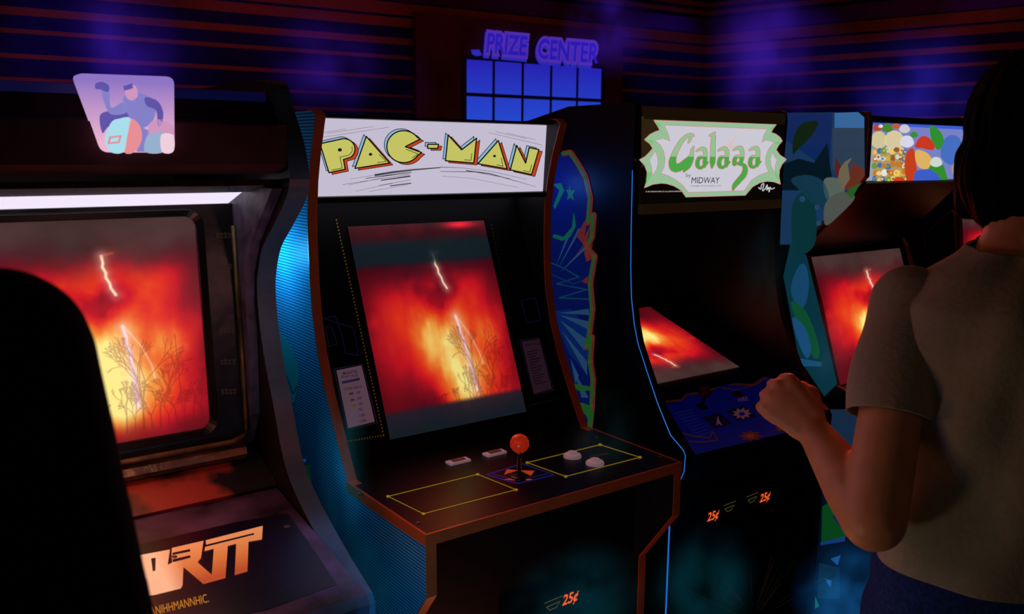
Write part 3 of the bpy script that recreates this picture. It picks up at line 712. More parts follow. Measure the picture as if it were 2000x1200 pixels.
Gl = [[(632, 358, 14), (600, 345, 30), (545, 365, 34), (495, 415, 42), (450, 490, 48), (415, 570, 58), (400, 640, 76), (420, 695, 90), (480, 690, 80), (540, 650, 80), (585, 610, 74), (605, 560, 40), (612, 510, 30), (630, 465, 8)], [(575, 620, 90), (560, 680, 60), (515, 745, 8)], [(600, 345, 24), (585, 400, 24), (565, 440, 6)]]
al = [[(648, 525, 6), (690, 500, 26), (735, 500, 44), (750, 540, 40), (748, 600, 40), (748, 650, 44), (785, 635, 4)], [(735, 588, 20), (690, 590, 34), (668, 630, 40), (670, 680, 40), (705, 700, 24), (750, 660, 30), (740, 700, 6)]]
ll = [[(785, 358, 8), (830, 340, 24), (862, 315, 6)], [(840, 345, 40), (832, 450, 46), (830, 560, 52), (826, 640, 52), (818, 706, 8)], [(830, 640, 40), (856, 640, 4)]]
gl = [[(p[0]+392, p[1]-10, p[2]) for p in al[0][:-2]]+[(1120, 655, 34), (1080, 640, 14)], [(p[0]+392, p[1]-10, p[2]) for p in al[1][:4]], [(1100, 660, 20), (1150, 665, 34), (1175, 705, 50), (1160, 770, 56), (1110, 830, 52), (1060, 890, 44), (1042, 945, 6)]]
words = Gl+al+ll+[[(p[0]+232, p[1]-4, p[2]) for p in q] for q in al]+gl+[[(p[0]+562, p[1]-8, p[2]) for p in q] for q in al]
for q in words:
    qq = [(x[0], x[1], max(3, x[2])) for x in curve(q, 4)]
    a.line([(x, y, w+12) for x, y, w in qq], 0, PK2, 5); a.line(qq, 0, TT, 6)
a.poly([(1120, 285), (1030, 440), (1050, 480), (990, 500), (1000, 440), (985, 385), (1015, 425)], glow((215, 190, 190)), 7)
a.text('by', 540, 795, 42, 0, G1, 6, bold=-.005); a.text('MIDWAY', 596, 862, 66, 0, K1, 6, sx=.80, shear=.12, bold=.0)
a.text('LICENSED FROM NAMCO LTD', 585, 898, 13, .5, G1, 6, sx=1.35)
a.text('© 1981 MIDWAY MFG CO. ALL RIGHTS RESERVED', 116, 958, 13, .5, glow((190, 170, 176)), 2, sx=.95, bold=.03)
a.line(curve([(1315, 905), (1340, 925), (1350, 880), (1375, 870), (1360, 940), (1385, 925), (1410, 880), (1405, 935), (1425, 905), (1430, 955), (1440, 905), (1455, 925), (1490, 910)], 4), 9, glow((205, 205, 210)), 2)
a.build('logo_lettering', mq)
cdp = coin_door(gal, .98, 1.36, .235, .42, .70, [(1.107, .625), (1.205, .628)], [(1.045, .614), (1.268, .616)],
          [(1.08, 1.135, .50, .56, mat('dim_red_window', (34, 10, 8), .4)), (1.20, 1.25, .50, .56, mat('dim_red_window', (34, 10, 8), .4))])
# scratchy explosion print on the lower front
fm = on_plane((1.17, .235, .3), (0, -1, 0)); a = Art(fm, base=.0005)
r3 = random.Random(2)
for k in range(26):
    t = r3.uniform(.5, 2.7); r0 = r3.uniform(20, 60); r1 = r0+r3.uniform(20, 120)
    x0, y0 = 1470+r0*math.cos(t)*1.1, 1215-r0*math.sin(t); x1, y1 = 1470+r1*math.cos(t)*1.15, 1215-r1*math.sin(t)
    a.line([(x0, y0), (x1, y1)], r3.uniform(.8, 2.2), ink(r3.choice([(46, 40, 22), (60, 20, 14), (40, 44, 30)]), .10), 1)
a.build('front_art', gal)

# ---------------------------------------------------------------- cabinet at left with the tall lit header
c1 = empty('arcade_cabinet', (-.5, .5, 0), 'worn dark arcade machine with orange lettering on its sloping panel and lit lavender topper', 'arcade machine', 'arcade machines standing in a row')
CX1, CX0, TH = -.15, -.86, .034
low = [(.0, 0), (.0, .70), (-.085, .80), (-.088, .872), (-.080, .884)]
up = [(-.008, .913), (.075, .952), (.146, .993), (.185, 1.03), (.207, 1.07), (.230, 1.13), (.262, 1.20), (.283, 1.27), (.290, 1.33), (.283, 1.37), (.255, 1.42), (.20, 1.462), (.145, 1.505), (.122, 1.535), (.124, 1.57), (.140, 1.61), (.175, 1.66), (.193, 1.695), (.215, 1.708), (.26, 1.712)]
upS = smoothline(up, 3)
poly = low+upS+[(.62, 1.715), (.80, 1.62), (.80, 0)]
for x0, x1 in ((CX1-TH, CX1), (CX0, CX0+TH)): side(c1, poly, low+upS, x0, x1, BLACK, GREYTRIM)
IX0, IX1 = CX0+TH+.001, CX1-TH-.001
MB().box(IX0, IX1, .02, .04, 0, .86).build('front_panel', BLACK, c1)
MB().box(IX0, IX1, .775, .795, 0, 1.6).build('back_panel', BLACK, c1)
MB().prism([(.21, 1.690), (.62, 1.705), (.78, 1.61), (.78, 1.59), (.62, 1.685), (.21, 1.675)], IX0, IX1).build('top_panel', mat('dark_blue_top', (20, 22, 60), .4, emit=(20, 20, 90), es=.25), c1)  # blue self-glow paints the highlight along the top edge
HEAD = mat('brown_purple_header', (52, 26, 30), .7, noise=.6, nscale=7, bump=.2, spec=.2)
MB().prism([(.16, 1.555), (.128, 1.570), (.122, 1.632), (.20, 1.645), (.22, 1.675), (.30, 1.675), (.30, 1.555)], IX0, IX1).build('header', HEAD, c1)
LB = mat('light_bar_plexiglass', (60, 60, 66), .3, emit=(236, 226, 246), es=1.05)
plate('header_lip', (.165, 1.545), (.255, 1.53), IX0, IX1, .01, mat('glossy_brown_lip', (46, 26, 16), .18, noise=.4, nscale=30), c1)
MB().prism([(.262, 1.5265), (.372, 1.4925), (.375, 1.50), (.268, 1.54)], IX0, -.205).build('marquee', LB, c1)
plate('speaker_panel', (.375, 1.49), (.385, 1.47), IX0, IX1, .01, BLACK, c1)
# inner cheeks running along both side panels
INN = mat('scuffed_grey_cheek', (74, 66, 84), .5, noise=.7, nscale=22, bump=.25)
for x0, x1 in ((IX1-.018, IX1),):
    MB().prism([(.15, 1.53), (.262, 1.4295), (.296, 1.37), (.303, 1.32), (.296, 1.26), (.30, 1.10), (.345, 1.03), (.40, 1.03), (.40, 1.53)], x0, x1).build('inner_cheek', INN, c1)
# screen and moulded bezel
WB = mat('weathered_black_bezel', (20, 17, 15), .35, noise=.8, nscale=14, bump=.3)
b = MB()
sx0, sx1, yt, zt1, yb, zb1 = -.635, -.272, .352, 1.474, .325, 1.082
def fr(x0, x1, z0, z1, lift=.0, th=.02):
    y = lambda z: yb+(yt-yb)*(z-zb1)/(zt1-zb1)-lift
    return [(x0, y(z0), z0), (x1, y(z0), z0), (x1, y(z1), z1), (x0, y(z1), z1), (x0, y(z0)+th, z0), (x1, y(z0)+th, z0), (x1, y(z1)+th, z1), (x0, y(z1)+th, z1)]
FF = [(0, 1, 2, 3), (5, 4, 7, 6), (0, 3, 7, 4), (1, 5, 6, 2), (3, 2, 6, 7), (0, 4, 5, 1)]
b.add(fr(IX0, sx0, 1.04, 1.495, .004), FF); b.add(fr(sx1, IX1-.019, 1.04, 1.495, .004), FF); b.add(fr(sx0, sx1, zt1, 1.495, .004), FF); b.add(fr(sx0, sx1, 1.04, zb1, .004), FF)
bz = b.build('bezel', WB, c1)
rr = []   # rounded dark gasket around the picture
def rrect(x0, x1, z0, z1, r, n=6):
    out = []
    for cx, cz, a0 in ((x1-r, z1-r, 0), (x0+r, z1-r, 90), (x0+r, z0+r, 180), (x1-r, z0+r, 270)):
        for k in range(n+1):
            t = math.radians(a0+90*k/n); out.append((cx+r*math.cos(t), cz+r*math.sin(t)))
    return out
yy = lambda z, l: yb+(yt-yb)*(z-zb1)/(zt1-zb1)-l
ri = rrect(sx0, sx1, zb1, zt1, .022); ro = rrect(sx0-.012, sx1+.012, zb1-.012, zt1+.012, .03)
n = len(ri); v = [(x, yy(z, .003), z) for x, z in ri]+[(x, yy(z, .011), z) for x, z in ro]+[(x, yy(z, .001), z) for x, z in rrect(sx0-.016, sx1+.016, zb1-.016, zt1+.016, .034)]
corner = rrect(sx0-.0, sx1+.0, zb1, zt1, .0005)
v += [(x, yy(z, .003), z) for x, z in corner]
f = [(i, (i+1) % n, (i+1) % n+n, i+n) for i in range(n)]+[(i+n, (i+1) % n+n, (i+1) % n+2*n, i+2*n) for i in range(n)]+[(i+3*n, (i+1) % n+3*n, (i+1) % n, i) for i in range(n)]
mesh('gasket', v, f, mat('black_rubber', (14, 12, 12), .3), bz)
b = MB(); b.tube([(-.206, yy(1.45, .012), 1.455), (-.206, yy(1.2, .012), 1.2), (-.207, yy(1.07, .014), 1.072), (-.215, yy(1.06, .018), 1.058), (-.24, yy(1.05, .02), 1.052), (-.40, yy(1.05, .02), 1.052), (-.80, yy(1.05, .02), 1.052)], .0055, 10)
b.build('moulding_rib', mat('worn_bronze_rib', (92, 70, 36), .32, .3, noise=.5, nscale=25), bz, True)
fz = on_plane((-.25, yy(1.25, .0045), 1.25), (0, -1, .07))
WORN = ink((60, 44, 34), .14)
for i, y0 in enumerate((455, 515, 578, 640, 702, 760)):
    a = Art(fz, base=.0006)
    for k in range(4): a.line([(424+k*8+i*2, y0+r3.uniform(-2, 2)), (425+k*8+i*2, y0+11)], 3, WORN, 0)
    a.line([(422+i*2, y0+3), (452+i*2, y0+1)], 2, WORN, 0); a.line([(422+i*2, y0+9), (450+i*2, y0+8)], 1.6, WORN, 0)
    a.build('worn_lettering', bz)
screen(STORM_A, (sx0, yb, zb1), (sx1, yb, zb1), (sx0, yt, zt1), c1)
# ledge under the screen
LED = mat('worn_olive_ledge', (70, 58, 50), .28, noise=.8, nscale=26, bump=.3)
prof = [(.335, 1.042), (.312, 1.046), (.298, 1.040), (.292, 1.028), (.298, 1.018), (.335, 1.014)]
MB().prism(prof, IX0, IX1-.03).build('ledge', LED, c1)
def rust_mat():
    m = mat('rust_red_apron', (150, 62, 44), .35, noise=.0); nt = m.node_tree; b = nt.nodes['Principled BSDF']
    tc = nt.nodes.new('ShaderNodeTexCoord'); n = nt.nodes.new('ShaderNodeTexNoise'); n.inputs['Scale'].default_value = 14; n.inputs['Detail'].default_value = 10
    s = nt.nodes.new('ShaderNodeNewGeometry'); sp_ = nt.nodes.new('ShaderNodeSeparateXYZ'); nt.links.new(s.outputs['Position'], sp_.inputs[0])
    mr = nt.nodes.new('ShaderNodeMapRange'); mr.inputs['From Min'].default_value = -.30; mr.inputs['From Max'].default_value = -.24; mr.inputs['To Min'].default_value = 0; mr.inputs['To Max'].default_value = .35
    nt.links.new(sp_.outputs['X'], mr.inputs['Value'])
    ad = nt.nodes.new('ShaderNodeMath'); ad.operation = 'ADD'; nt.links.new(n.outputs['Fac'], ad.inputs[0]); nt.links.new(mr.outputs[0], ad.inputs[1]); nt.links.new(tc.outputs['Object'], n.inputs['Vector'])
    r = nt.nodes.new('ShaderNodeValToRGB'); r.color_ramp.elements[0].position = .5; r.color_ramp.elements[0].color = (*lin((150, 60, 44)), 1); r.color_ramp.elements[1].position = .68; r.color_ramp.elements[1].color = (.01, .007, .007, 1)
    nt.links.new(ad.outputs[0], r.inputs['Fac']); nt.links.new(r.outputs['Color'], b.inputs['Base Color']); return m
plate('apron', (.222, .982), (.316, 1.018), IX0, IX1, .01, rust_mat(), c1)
# sloping control panel
PAN = mat('worn_purple_panel', (64, 52, 84), .38, noise=.95, nscale=12, bump=.25)
PAN2 = mat('panel_navy_field', (15, 9, 46), .3, noise=.4, nscale=6)
prof = [(.222, .976), (.10, .9565), (-.10, .9245), (-.135, .917), (-.146, .905), (-.142, .885), (-.10, .87), (.22, .93)]
pn = MB().prism(prof, IX0, IX1-.002).build('control_panel', PAN, c1)
pnn = np.array([0, -.16, 1.])
ps = on_plane((-.3, .10, .9565), pnn); a = Art(ps, base=.0006)
cR = lambda x, y: (270+x/6., 1000+y/6.)
a.tr = cR
a.poly([(-400, 470), (380, 300), (1150, 120), (1750, 20), (1980, 330), (2330, 850), (1500, 1150), (-300, 1500)], PAN2, 0)
def rtt_mat():
    m = bpy.data.materials.new('orange_gradient_print'); m.use_nodes = True; nt = m.node_tree; b = nt.nodes['Principled BSDF']
    g = nt.nodes.new('ShaderNodeNewGeometry'); s = nt.nodes.new('ShaderNodeSeparateXYZ'); nt.links.new(g.outputs['Position'], s.inputs[0])
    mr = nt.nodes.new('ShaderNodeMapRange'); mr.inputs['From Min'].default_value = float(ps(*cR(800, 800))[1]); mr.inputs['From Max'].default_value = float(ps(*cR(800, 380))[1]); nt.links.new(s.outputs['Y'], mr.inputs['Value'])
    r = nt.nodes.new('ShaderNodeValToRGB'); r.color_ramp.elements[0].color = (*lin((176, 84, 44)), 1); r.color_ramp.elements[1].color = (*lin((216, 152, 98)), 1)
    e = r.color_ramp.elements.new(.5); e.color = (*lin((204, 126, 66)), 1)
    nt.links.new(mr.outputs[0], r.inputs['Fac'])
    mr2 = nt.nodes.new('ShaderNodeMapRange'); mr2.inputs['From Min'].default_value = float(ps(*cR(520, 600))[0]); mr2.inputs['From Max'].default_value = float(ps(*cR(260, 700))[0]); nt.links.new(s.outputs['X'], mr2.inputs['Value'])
    mx = nt.nodes.new('ShaderNodeMix'); mx.data_type = 'RGBA'; mx.inputs[7].default_value = (*lin((240, 200, 160)), 1)  # paler to the left: highlight painted into the lettering
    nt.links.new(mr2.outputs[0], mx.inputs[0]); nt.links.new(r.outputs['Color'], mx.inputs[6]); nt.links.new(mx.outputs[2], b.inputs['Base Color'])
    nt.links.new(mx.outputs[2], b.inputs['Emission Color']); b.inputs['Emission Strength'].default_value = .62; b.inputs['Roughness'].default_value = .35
    return m
RT = rtt_mat()
a.poly([(-60, 525), (372, 443), (345, 625), (390, 600), (405, 590), (530, 650), (520, 860), (500, 900), (200, 975), (-60, 1010)], RT, 2)
a.poly([(395, 425), (765, 340), (735, 545), (695, 592), (862, 740), (885, 435), (775, 464), (785, 410), (1020, 350), (1060, 362), (1050, 400), (1022, 778), (765, 850), (530, 650), (400, 605), (390, 500)], RT, 2.5)
a.poly([(790, 335), (1460, 165), (1450, 325), (1292, 352), (1280, 700), (1130, 745), (1148, 376), (1050, 402), (885, 437), (800, 420)], RT, 3)
for q in ([(400, 482), (605, 438), (612, 465), (400, 508)], [(400, 560), (610, 510), (612, 538), (408, 592)], [(785, 390), (1355, 250), (1360, 268), (785, 412)], [(150, 548), (205, 540), (200, 690), (170, 700)]): a.poly(q, PAN2, 4)
GOLD = ink((206, 150, 34), .6)
a.text('ANIHHMANNHIC.', 150, 1222, 104, 13.5, GOLD, 2, sx=.60, shear=.15, bold=-.012)
a.build('panel_lettering', pn)
for (px, py) in ((560, 1030), (340, 1090)):
    p = ps(px, py); MB().lathe(p, (0, -.16, 1), [(.005, -.002), (.005, .0015), (.003, .002)], 14).build('screw', mat('screw_steel', (120, 105, 105), .35, .8), pn)
# lit picture topper: purple sky with a generic armoured rider
tm = on_plane((-.4, .10, 1.64), (0, -1, 0))
out = rnd([(205, 298), (147, 143), (340, 150), (341, 298), (205, 298), (147, 143)], [1, 2, 3, 4], 16, 5)[1:-1]
out = [(x, y) for x, y in out]
v0 = [tm(x, y) for x, y in out]; v1 = [p+np.array([0, .03, 0]) for p in v0]; n = len(v0)
def pur_grad():
    m = bpy.data.materials.new('lavender_lit_glass'); m.use_nodes = True; nt = m.node_tree; b = nt.nodes['Principled BSDF']
    g = nt.nodes.new('ShaderNodeNewGeometry'); s = nt.nodes.new('ShaderNodeSeparateXYZ'); nt.links.new(g.outputs['Position'], s.inputs[0])
    mr = nt.nodes.new('ShaderNodeMapRange'); mr.inputs['From Min'].default_value = 1.60; mr.inputs['From Max'].default_value = 1.69; nt.links.new(s.outputs['Z'], mr.inputs['Value'])
    r = nt.nodes.new('ShaderNodeValToRGB'); r.color_ramp.elements[0].color = (*lin((236, 180, 206)), 1); r.color_ramp.elements[1].color = (*lin((142, 116, 196)), 1)
    nt.links.new(mr.outputs[0], r.inputs['Fac']); nt.links.new(r.outputs['Color'], b.inputs['Emission Color']); b.inputs['Emission Strength'].default_value = 1.; b.inputs['Base Color'].default_value = (.02, .02, .02, 1); return m
tp = mesh('lit_topper', v0+v1, [tuple(range(n)), tuple(range(2*n-1, n-1, -1))]+[(i, i+n, (i+1) % n+n, (i+1) % n) for i in range(n)], pur_grad(), c1)
cT = lambda x, y: (x/3., 100+y/3.)
a = Art(tm, cT, step=.0003, base=.0005)
Bd = glow((96, 84, 168)); Bm = glow((132, 128, 200)); Cy = glow((168, 222, 236)); Pk = glow((232, 142, 150)); Lp = glow((206, 150, 190)); Wh = glow((240, 206, 220))
a.poly(curve([(600, 230), (640, 215), (650, 330), (720, 300), (740, 360), (650, 370), (610, 300)], 5, True), Bm, 1)       # raised arm
a.poly(curve([(585, 380), (640, 350), (740, 340), (760, 390), (640, 440), (600, 480)], 5, True), Bd, 0)
a.poly(curve([(720, 280), (780, 240), (860, 260), (910, 300), (900, 400), (830, 450), (760, 390)], 5, True), Bm, 1)      # torso
a.poly(curve([(735, 210), (770, 195), (800, 215), (805, 265), (770, 290), (738, 265)], 5, True), Lp, 2)                  # helmet
a.poly([(722, 205), (775, 188), (780, 218), (728, 232)], Bd, 3)                                                         # visor
a.poly(curve([(850, 270), (920, 290), (955, 350), (950, 420), (925, 440), (915, 350), (860, 320)], 5, True), Bd, 2)
a.poly(curve([(560, 190), (600, 180), (640, 205), (630, 240), (590, 225), (560, 220)], 4, True), Bd, 2)
a.poly(curve([(650, 420), (700, 395), (765, 395), (745, 500), (725, 590), (650, 592), (615, 520)], 5, True), Cy, 3)
a.poly(curve([(765, 395), (820, 440), (830, 520), (790, 590), (730, 592), (750, 480)], 5, True), Pk, 3)
a.poly([(640, 500), (715, 492), (700, 540), (628, 545)], Pk, 4); a.poly([(652, 510), (700, 504), (690, 530), (644, 534)], Cy, 5)
a.poly(curve([(880, 420), (950, 400), (1015, 440), (1012, 490), (940, 480), (870, 500)], 5, True), Lp, 2)
a.poly(curve([(860, 500), (900, 482), (960, 480), (960, 588), (850, 590)], 5, True), glow((150, 176, 206)), 4)
a.poly(curve([(945, 490), (1015, 495), (1016, 588), (950, 590)], 5, True), Wh, 5)
a.poly([(820, 440), (880, 470), (850, 590), (800, 590)], Bm, 2)
a.build('topper_picture', tp)

# ---------------------------------------------------------------- two hooded cabinets at the right
def sky_art(parent, X, full):
    m = on_plane((X-.0002, 0, 0), (1, 0, 0)); a = Art(m, base=.0004)
    e = .42  # self-glow of this side print, stands in for light on it
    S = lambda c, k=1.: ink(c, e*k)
    if full:
        a.poly([(1500, 221), (1676, 219), (1688, 228), (1689, 344), (1640, 395), (1566, 478), (1500, 478)], S((36, 78, 128)), 0)
        a.poly([(1630, 221), (1676, 219), (1688, 230), (1688, 250), (1630, 250)], S((70, 135, 205), 1.2), 1)
        a.poly([(1626, 250), (1688, 250), (1689, 344), (1660, 372), (1626, 330)], S((62, 90, 120)), 1)
        a.poly([(1500, 221), (1626, 221), (1620, 330), (1600, 320), (1500, 250)], S((22, 58, 130)), 1)
        G = S((24, 62, 36), .7); Dt = S((12, 44, 62), .7)
        a.poly(curve([(1552, 262), (1570, 240), (1598, 238), (1585, 265), (1560, 290), (1548, 300)], 4, True), G, 2)
        a.poly([(1500, 330), (1560, 310), (1590, 318), (1616, 278), (1622, 330), (1630, 372), (1500, 372)], Dt, 2)
        a.poly(curve([(1545, 350), (1580, 342), (1612, 360), (1620, 410), (1590, 400), (1560, 370)], 4, True), S((30, 84, 110), .9), 3)
        a.poly(curve([(1610, 350), (1640, 350), (1650, 372), (1628, 392), (1612, 385)], 4, True), S((120, 140, 130)), 3)
        a.poly(curve([(1612, 398), (1640, 376), (1670, 385), (1640, 420), (1612, 440)], 5, True), S((110, 120, 112)), 4)
        a.poly([(1664, 308), (1656, 322), (1660, 350), (1645, 372), (1636, 350), (1640, 330), (1650, 316)], S((150, 140, 110)), 4)
        a.poly([(1632, 306), (1645, 330), (1636, 350), (1630, 335)], S((120, 50, 44)), 3)
        a.poly([(1664, 318), (1688, 330), (1689, 344), (1670, 368), (1648, 372), (1658, 345)], S((140, 66, 50)), 3)
        a.poly([(1660, 368), (1684, 356), (1676, 366), (1664, 388), (1652, 378)], S((60, 130, 50)), 5)
        a.poly(curve([(1548, 400), (1575, 372), (1588, 390), (1595, 430), (1590, 480), (1560, 500), (1548, 480)], 4, True), S((18, 78, 84), .9), 3)
        for (cx, cy, r) in ((1567, 389, 6), (1596, 405, 5), (1599, 436, 5)): a.poly([(cx+r*math.cos(t), cy+r*math.sin(t)) for t in np.linspace(0, 6.28, 12)[:-1]], S((50, 100, 140)), 5)
        a.poly([(1545, 470), (1575, 500), (1600, 600), (1635, 750), (1610, 775), (1560, 700), (1530, 540)], S((16, 74, 92)), 0)
        a.poly(curve([(1545, 560), (1560, 520), (1574, 520), (1580, 560), (1570, 600), (1552, 590)], 4, True), S((34, 100, 150)), 2)
        a.poly(curve([(1545, 590), (1575, 610), (1600, 680), (1590, 700), (1560, 640)], 4, True), S((24, 110, 70)), 3)
        a.poly(curve([(1548, 620), (1572, 640), (1584, 680), (1575, 700), (1556, 660)], 4, True), S((40, 110, 170)), 4)
        a.poly([(1560, 700), (1605, 708), (1604, 716), (1570, 716)], S((36, 110, 160)), 4)
        a.poly([(1600, 800), (1720, 800), (1760, 980), (1700, 1000), (1600, 840)], S((34, 62, 96)), 0)
        # lower side
        a.poly([(1606, 960), (1720, 960), (1720, 1210), (1585, 1210)], S((10, 32, 60), .6), 0)
        a.poly([(1606, 990), (1630, 975), (1658, 1040), (1650, 1050), (1604, 1062)], S((14, 96, 40)), 1)
        a.poly([(1626, 1008), (1636, 1002), (1660, 1035), (1650, 1042)], S((20, 20, 120)), 2)
        a.poly([(1602, 1060), (1652, 1048), (1650, 1058), (1603, 1066)], S((30, 80, 160)), 2)
        a.poly([(1622, 1092), (1642, 1085), (1636, 1105), (1628, 1098)], S((40, 110, 190)), 2)
        a.poly([(1610, 1130), (1624, 1135), (1622, 1148)], S((50, 130, 210)), 2)
        a.poly([(1600, 1100), (1640, 1110), (1640, 1170), (1596, 1170)], S((20, 60, 84), .9), 1)
        a.poly([(1592, 1165), (1600, 1185), (1592, 1190)], S((30, 140, 120)), 2)
    a.build('side_art', parent)
EDGE_BR = mat('brown_edge', (200, 96, 48), .4, noise=.3)
def hooded(X0, label, art):
    c = empty('arcade_cabinet', (X0+.31, .6, 0), label, 'arcade machine', 'arcade machines standing in a row')
    Wd = .62
    low = [(.38, 0), (.37, .69), (.13, .765), (.125, .80)]
    up = [(.335, .85), (.417, 1.10), (.478, 1.264), (.502, 1.296), (.287, 1.529), (.290, 1.705), (.300, 1.722), (.32, 1.726)]
    poly = low+up+[(.80, 1.72), (.95, 1.62), (.95, 0)]
    s0 = side(c, poly, low+up, X0, X0+.02, mat('teal_side_panel', (16, 40, 62), .5, noise=.3, nscale=6), EDGE_BR)
    side(c, poly, low+up, X0+Wd-.02, X0+Wd, BLACK, EDGE_BR)
    if art: sky_art(s0, X0, True)
    a0, a1 = X0+.021, X0+Wd-.021
    RB = mat('dark_red_brown_hood', (34, 15, 12), .4, noise=.4, nscale=10)
    plate('hood', (.300, 1.515), (.515, 1.285), a0, a1, .012, RB, c)
    plate('bezel', (.335, .80), (.525, 1.33), a0, a1, .012, mat('dark_red_brown_bezel', (30, 12, 10), .35, noise=.4, nscale=10), c)
    screen(STORM_A, (X0+.040, .3450, .846), (X0+.58, .3450, .846), (X0+.040, .4880, 1.256), c)
    MB().prism([(.125, .795), (.335, .845), (.335, .825), (.125, .775)], a0, a1).build('control_panel', mat('red_brown_control_panel', (84, 40, 30), .4, noise=.5, nscale=25), c)
    MB().prism([(.135, .77), (.375, .70), (.375, .68), (.135, .75)], a0, a1).build('control_panel_apron', BLACK, c)
    MB().box(a0, a1, .385, .40, 0, .70).build('front_panel', BLACK, c)
    MB().box(a0, a1, .31, .80, 1.70, 1.715).build('top_panel', BLACK, c)
    MB().box(a0, a1, .925, .94, 0, 1.62).build('back_panel', BLACK, c)
    m = MB().box(X0+.036, X0+Wd-.036, .300, .42, 1.508, 1.690).build('marquee', mat('dim_lit_marquee', (20, 20, 24), .4, emit=(150, 160, 176), es=1.), c)
    MB().box(a0, a1, .306, .43, 1.5, 1.508).build('marquee_retainer', BLACK, c)
    MB().box(a0, a1, .306, .43, 1.690, 1.70).build('marquee_retainer', BLACK, c)
    jp = np.array([X0+.2, .22, .82])
    js = bpy.data.objects.new('joystick', None); COL.objects.link(js); js.parent = c; js.location = Vector(jp-ORG[c.name]); ORG[js.name] = jp
    MB().lathe(jp, (0, 0, 1), [(.018, -.003), (.018, .004), (.005, .006)], 18).build('base', BLACKG, js, True)
    MB().lathe(jp, (0, 0, 1), [(.005, 0), (.005, .05), (.004, .051)], 12).build('shaft', CHROME, js, True)
    MB().lathe(jp+np.array([0, 0, .06]), (0, 0, 1), [(.017*math.sin(t), -.017*math.cos(t)) for t in np.linspace(.02, 3.12, 14)], 20).build('ball', DRED, js, True)
    for k in range(3):
        MB().lathe((X0+.36+k*.05, .21, .8155), (0, -.23, 1), [(.015, 0), (.015, .004), (.010, .006), (.010, .010), (.004, .011)], 20).build('button', DRED, c, True)
    return c, m
h1, m1 = hooded(1.75, 'arcade machine with bright multicoloured marquee, blue side art and a sloping brown hood', True)
k2 = empty('arcade_cabinet', (2.85, .45, 0), 'small upright arcade machine farthest right, red screen peeking out beside the black hair', 'arcade machine', 'arcade machines standing in a row')
low = [(.30, 0), (.30, .92), (.385, 1.02), (.395, 1.12), (.438, 1.375), (.446, 1.388), (.546, 1.285), (.514, 1.167)]
for x0, x1 in ((2.60, 2.622), (3.148, 3.17)): side(k2, low+[(.66, 1.05), (.66, 0)], low, x0, x1, BLACK, EDGE_BR)
plate('bezel', (.392, 1.02), (.442, 1.380), 2.623, 3.147, .012, BLACKG, k2)
screen(STORM_A, (2.66, .3925, 1.06), (3.11, .3925, 1.06), (2.66, .4340, 1.365), k2)
MB().prism([(.302, .92), (.384, 1.015), (.40, 1.0), (.32, .90)], 2.623, 3.147).build('control_panel', BLACKG, k2)
MB().box(2.623, 3.147, .31, .33, 0, .91).build('front_panel', BLACK, k2)
MB().prism([(.450, 1.383), (.544, 1.287), (.535, 1.28), (.445, 1.37)], 2.623, 3.147).build('top_panel', BLACK, k2)
MB().box(2.623, 3.147, .63, .65, 0, 1.05).build('back_panel', BLACK, k2)
for k in range(2):
    MB().lathe((2.80+k*.12, .34, .966), (0, -.7, .6), [(.018, -.002), (.018, .004), (.012, .006), (.012, .012), (.004, .013)], 20).build('button', DRED, k2, True)

# generic bright picture on the marquee: sky, bushes, crowd of coloured balls, one tall red and blue shape
q1 = on_plane((2.05, .300, 1.6), (0, -1, 0)); cM = lambda x, y: (1500+x/3., 60+y/3.); a = Art(q1, cM, step=.0003)
g = glow
fill = [(606, 538), (1200, 560), (1200, 895), (606, 900)]
a.poly([(612, 538), (1225, 565), (1225, 890), (612, 900)], g((120, 128, 196)), 0)
a.poly([(612, 538), (1225, 565), (1225, 585), (612, 552)], g((60, 90, 210)), 1)
r4 = random.Random(8)
def blob(cx, cy, rx, ry, c, L, n=14): a.poly([(cx+rx*math.cos(t)*(1+.08*math.sin(3*t)), cy+ry*math.sin(t)) for t in np.linspace(0, 2*math.pi, n+1)[:-1]], g(c), L)
a.poly([(612, 690), (700, 680), (800, 720), (830, 893), (612, 900)], g((176, 150, 96)), 1)
for (x, y, rx, ry, c) in ((650, 640, 48, 52, (206, 196, 150)), (740, 640, 60, 55, (214, 200, 156)), (640, 570, 26, 20, (180, 70, 50)), (700, 570, 34, 26, (70, 130, 50)), (750, 560, 26, 16, (190, 90, 60)), (800, 575, 32, 26, (206, 200, 206)), (855, 610, 24, 18, (60, 140, 60)), (660, 560, 14, 10, (230, 230, 220))): blob(x, y, rx, ry, c, 2)
PALS = [(200, 60, 50), (220, 170, 60), (230, 200, 110), (60, 110, 180), (230, 225, 215), (190, 120, 50), (200, 210, 200), (150, 90, 40), (110, 150, 60)]
for j in range(5):
    for i in range(8):
        x = 628+i*25+r4.uniform(-6, 6); y = 705+j*42+r4.uniform(-8, 8)
        if x > 815: continue
        blob(x, y, r4.uniform(13, 20), r4.uniform(13, 21), r4.choice(PALS), 3+j*.3+(i % 3)*.08); 
        if r4.random() < .6: blob(x+r4.uniform(-5, 5), y+r4.uniform(-4, 4), 7, 7, r4.choice(PALS), 5+j*.2)
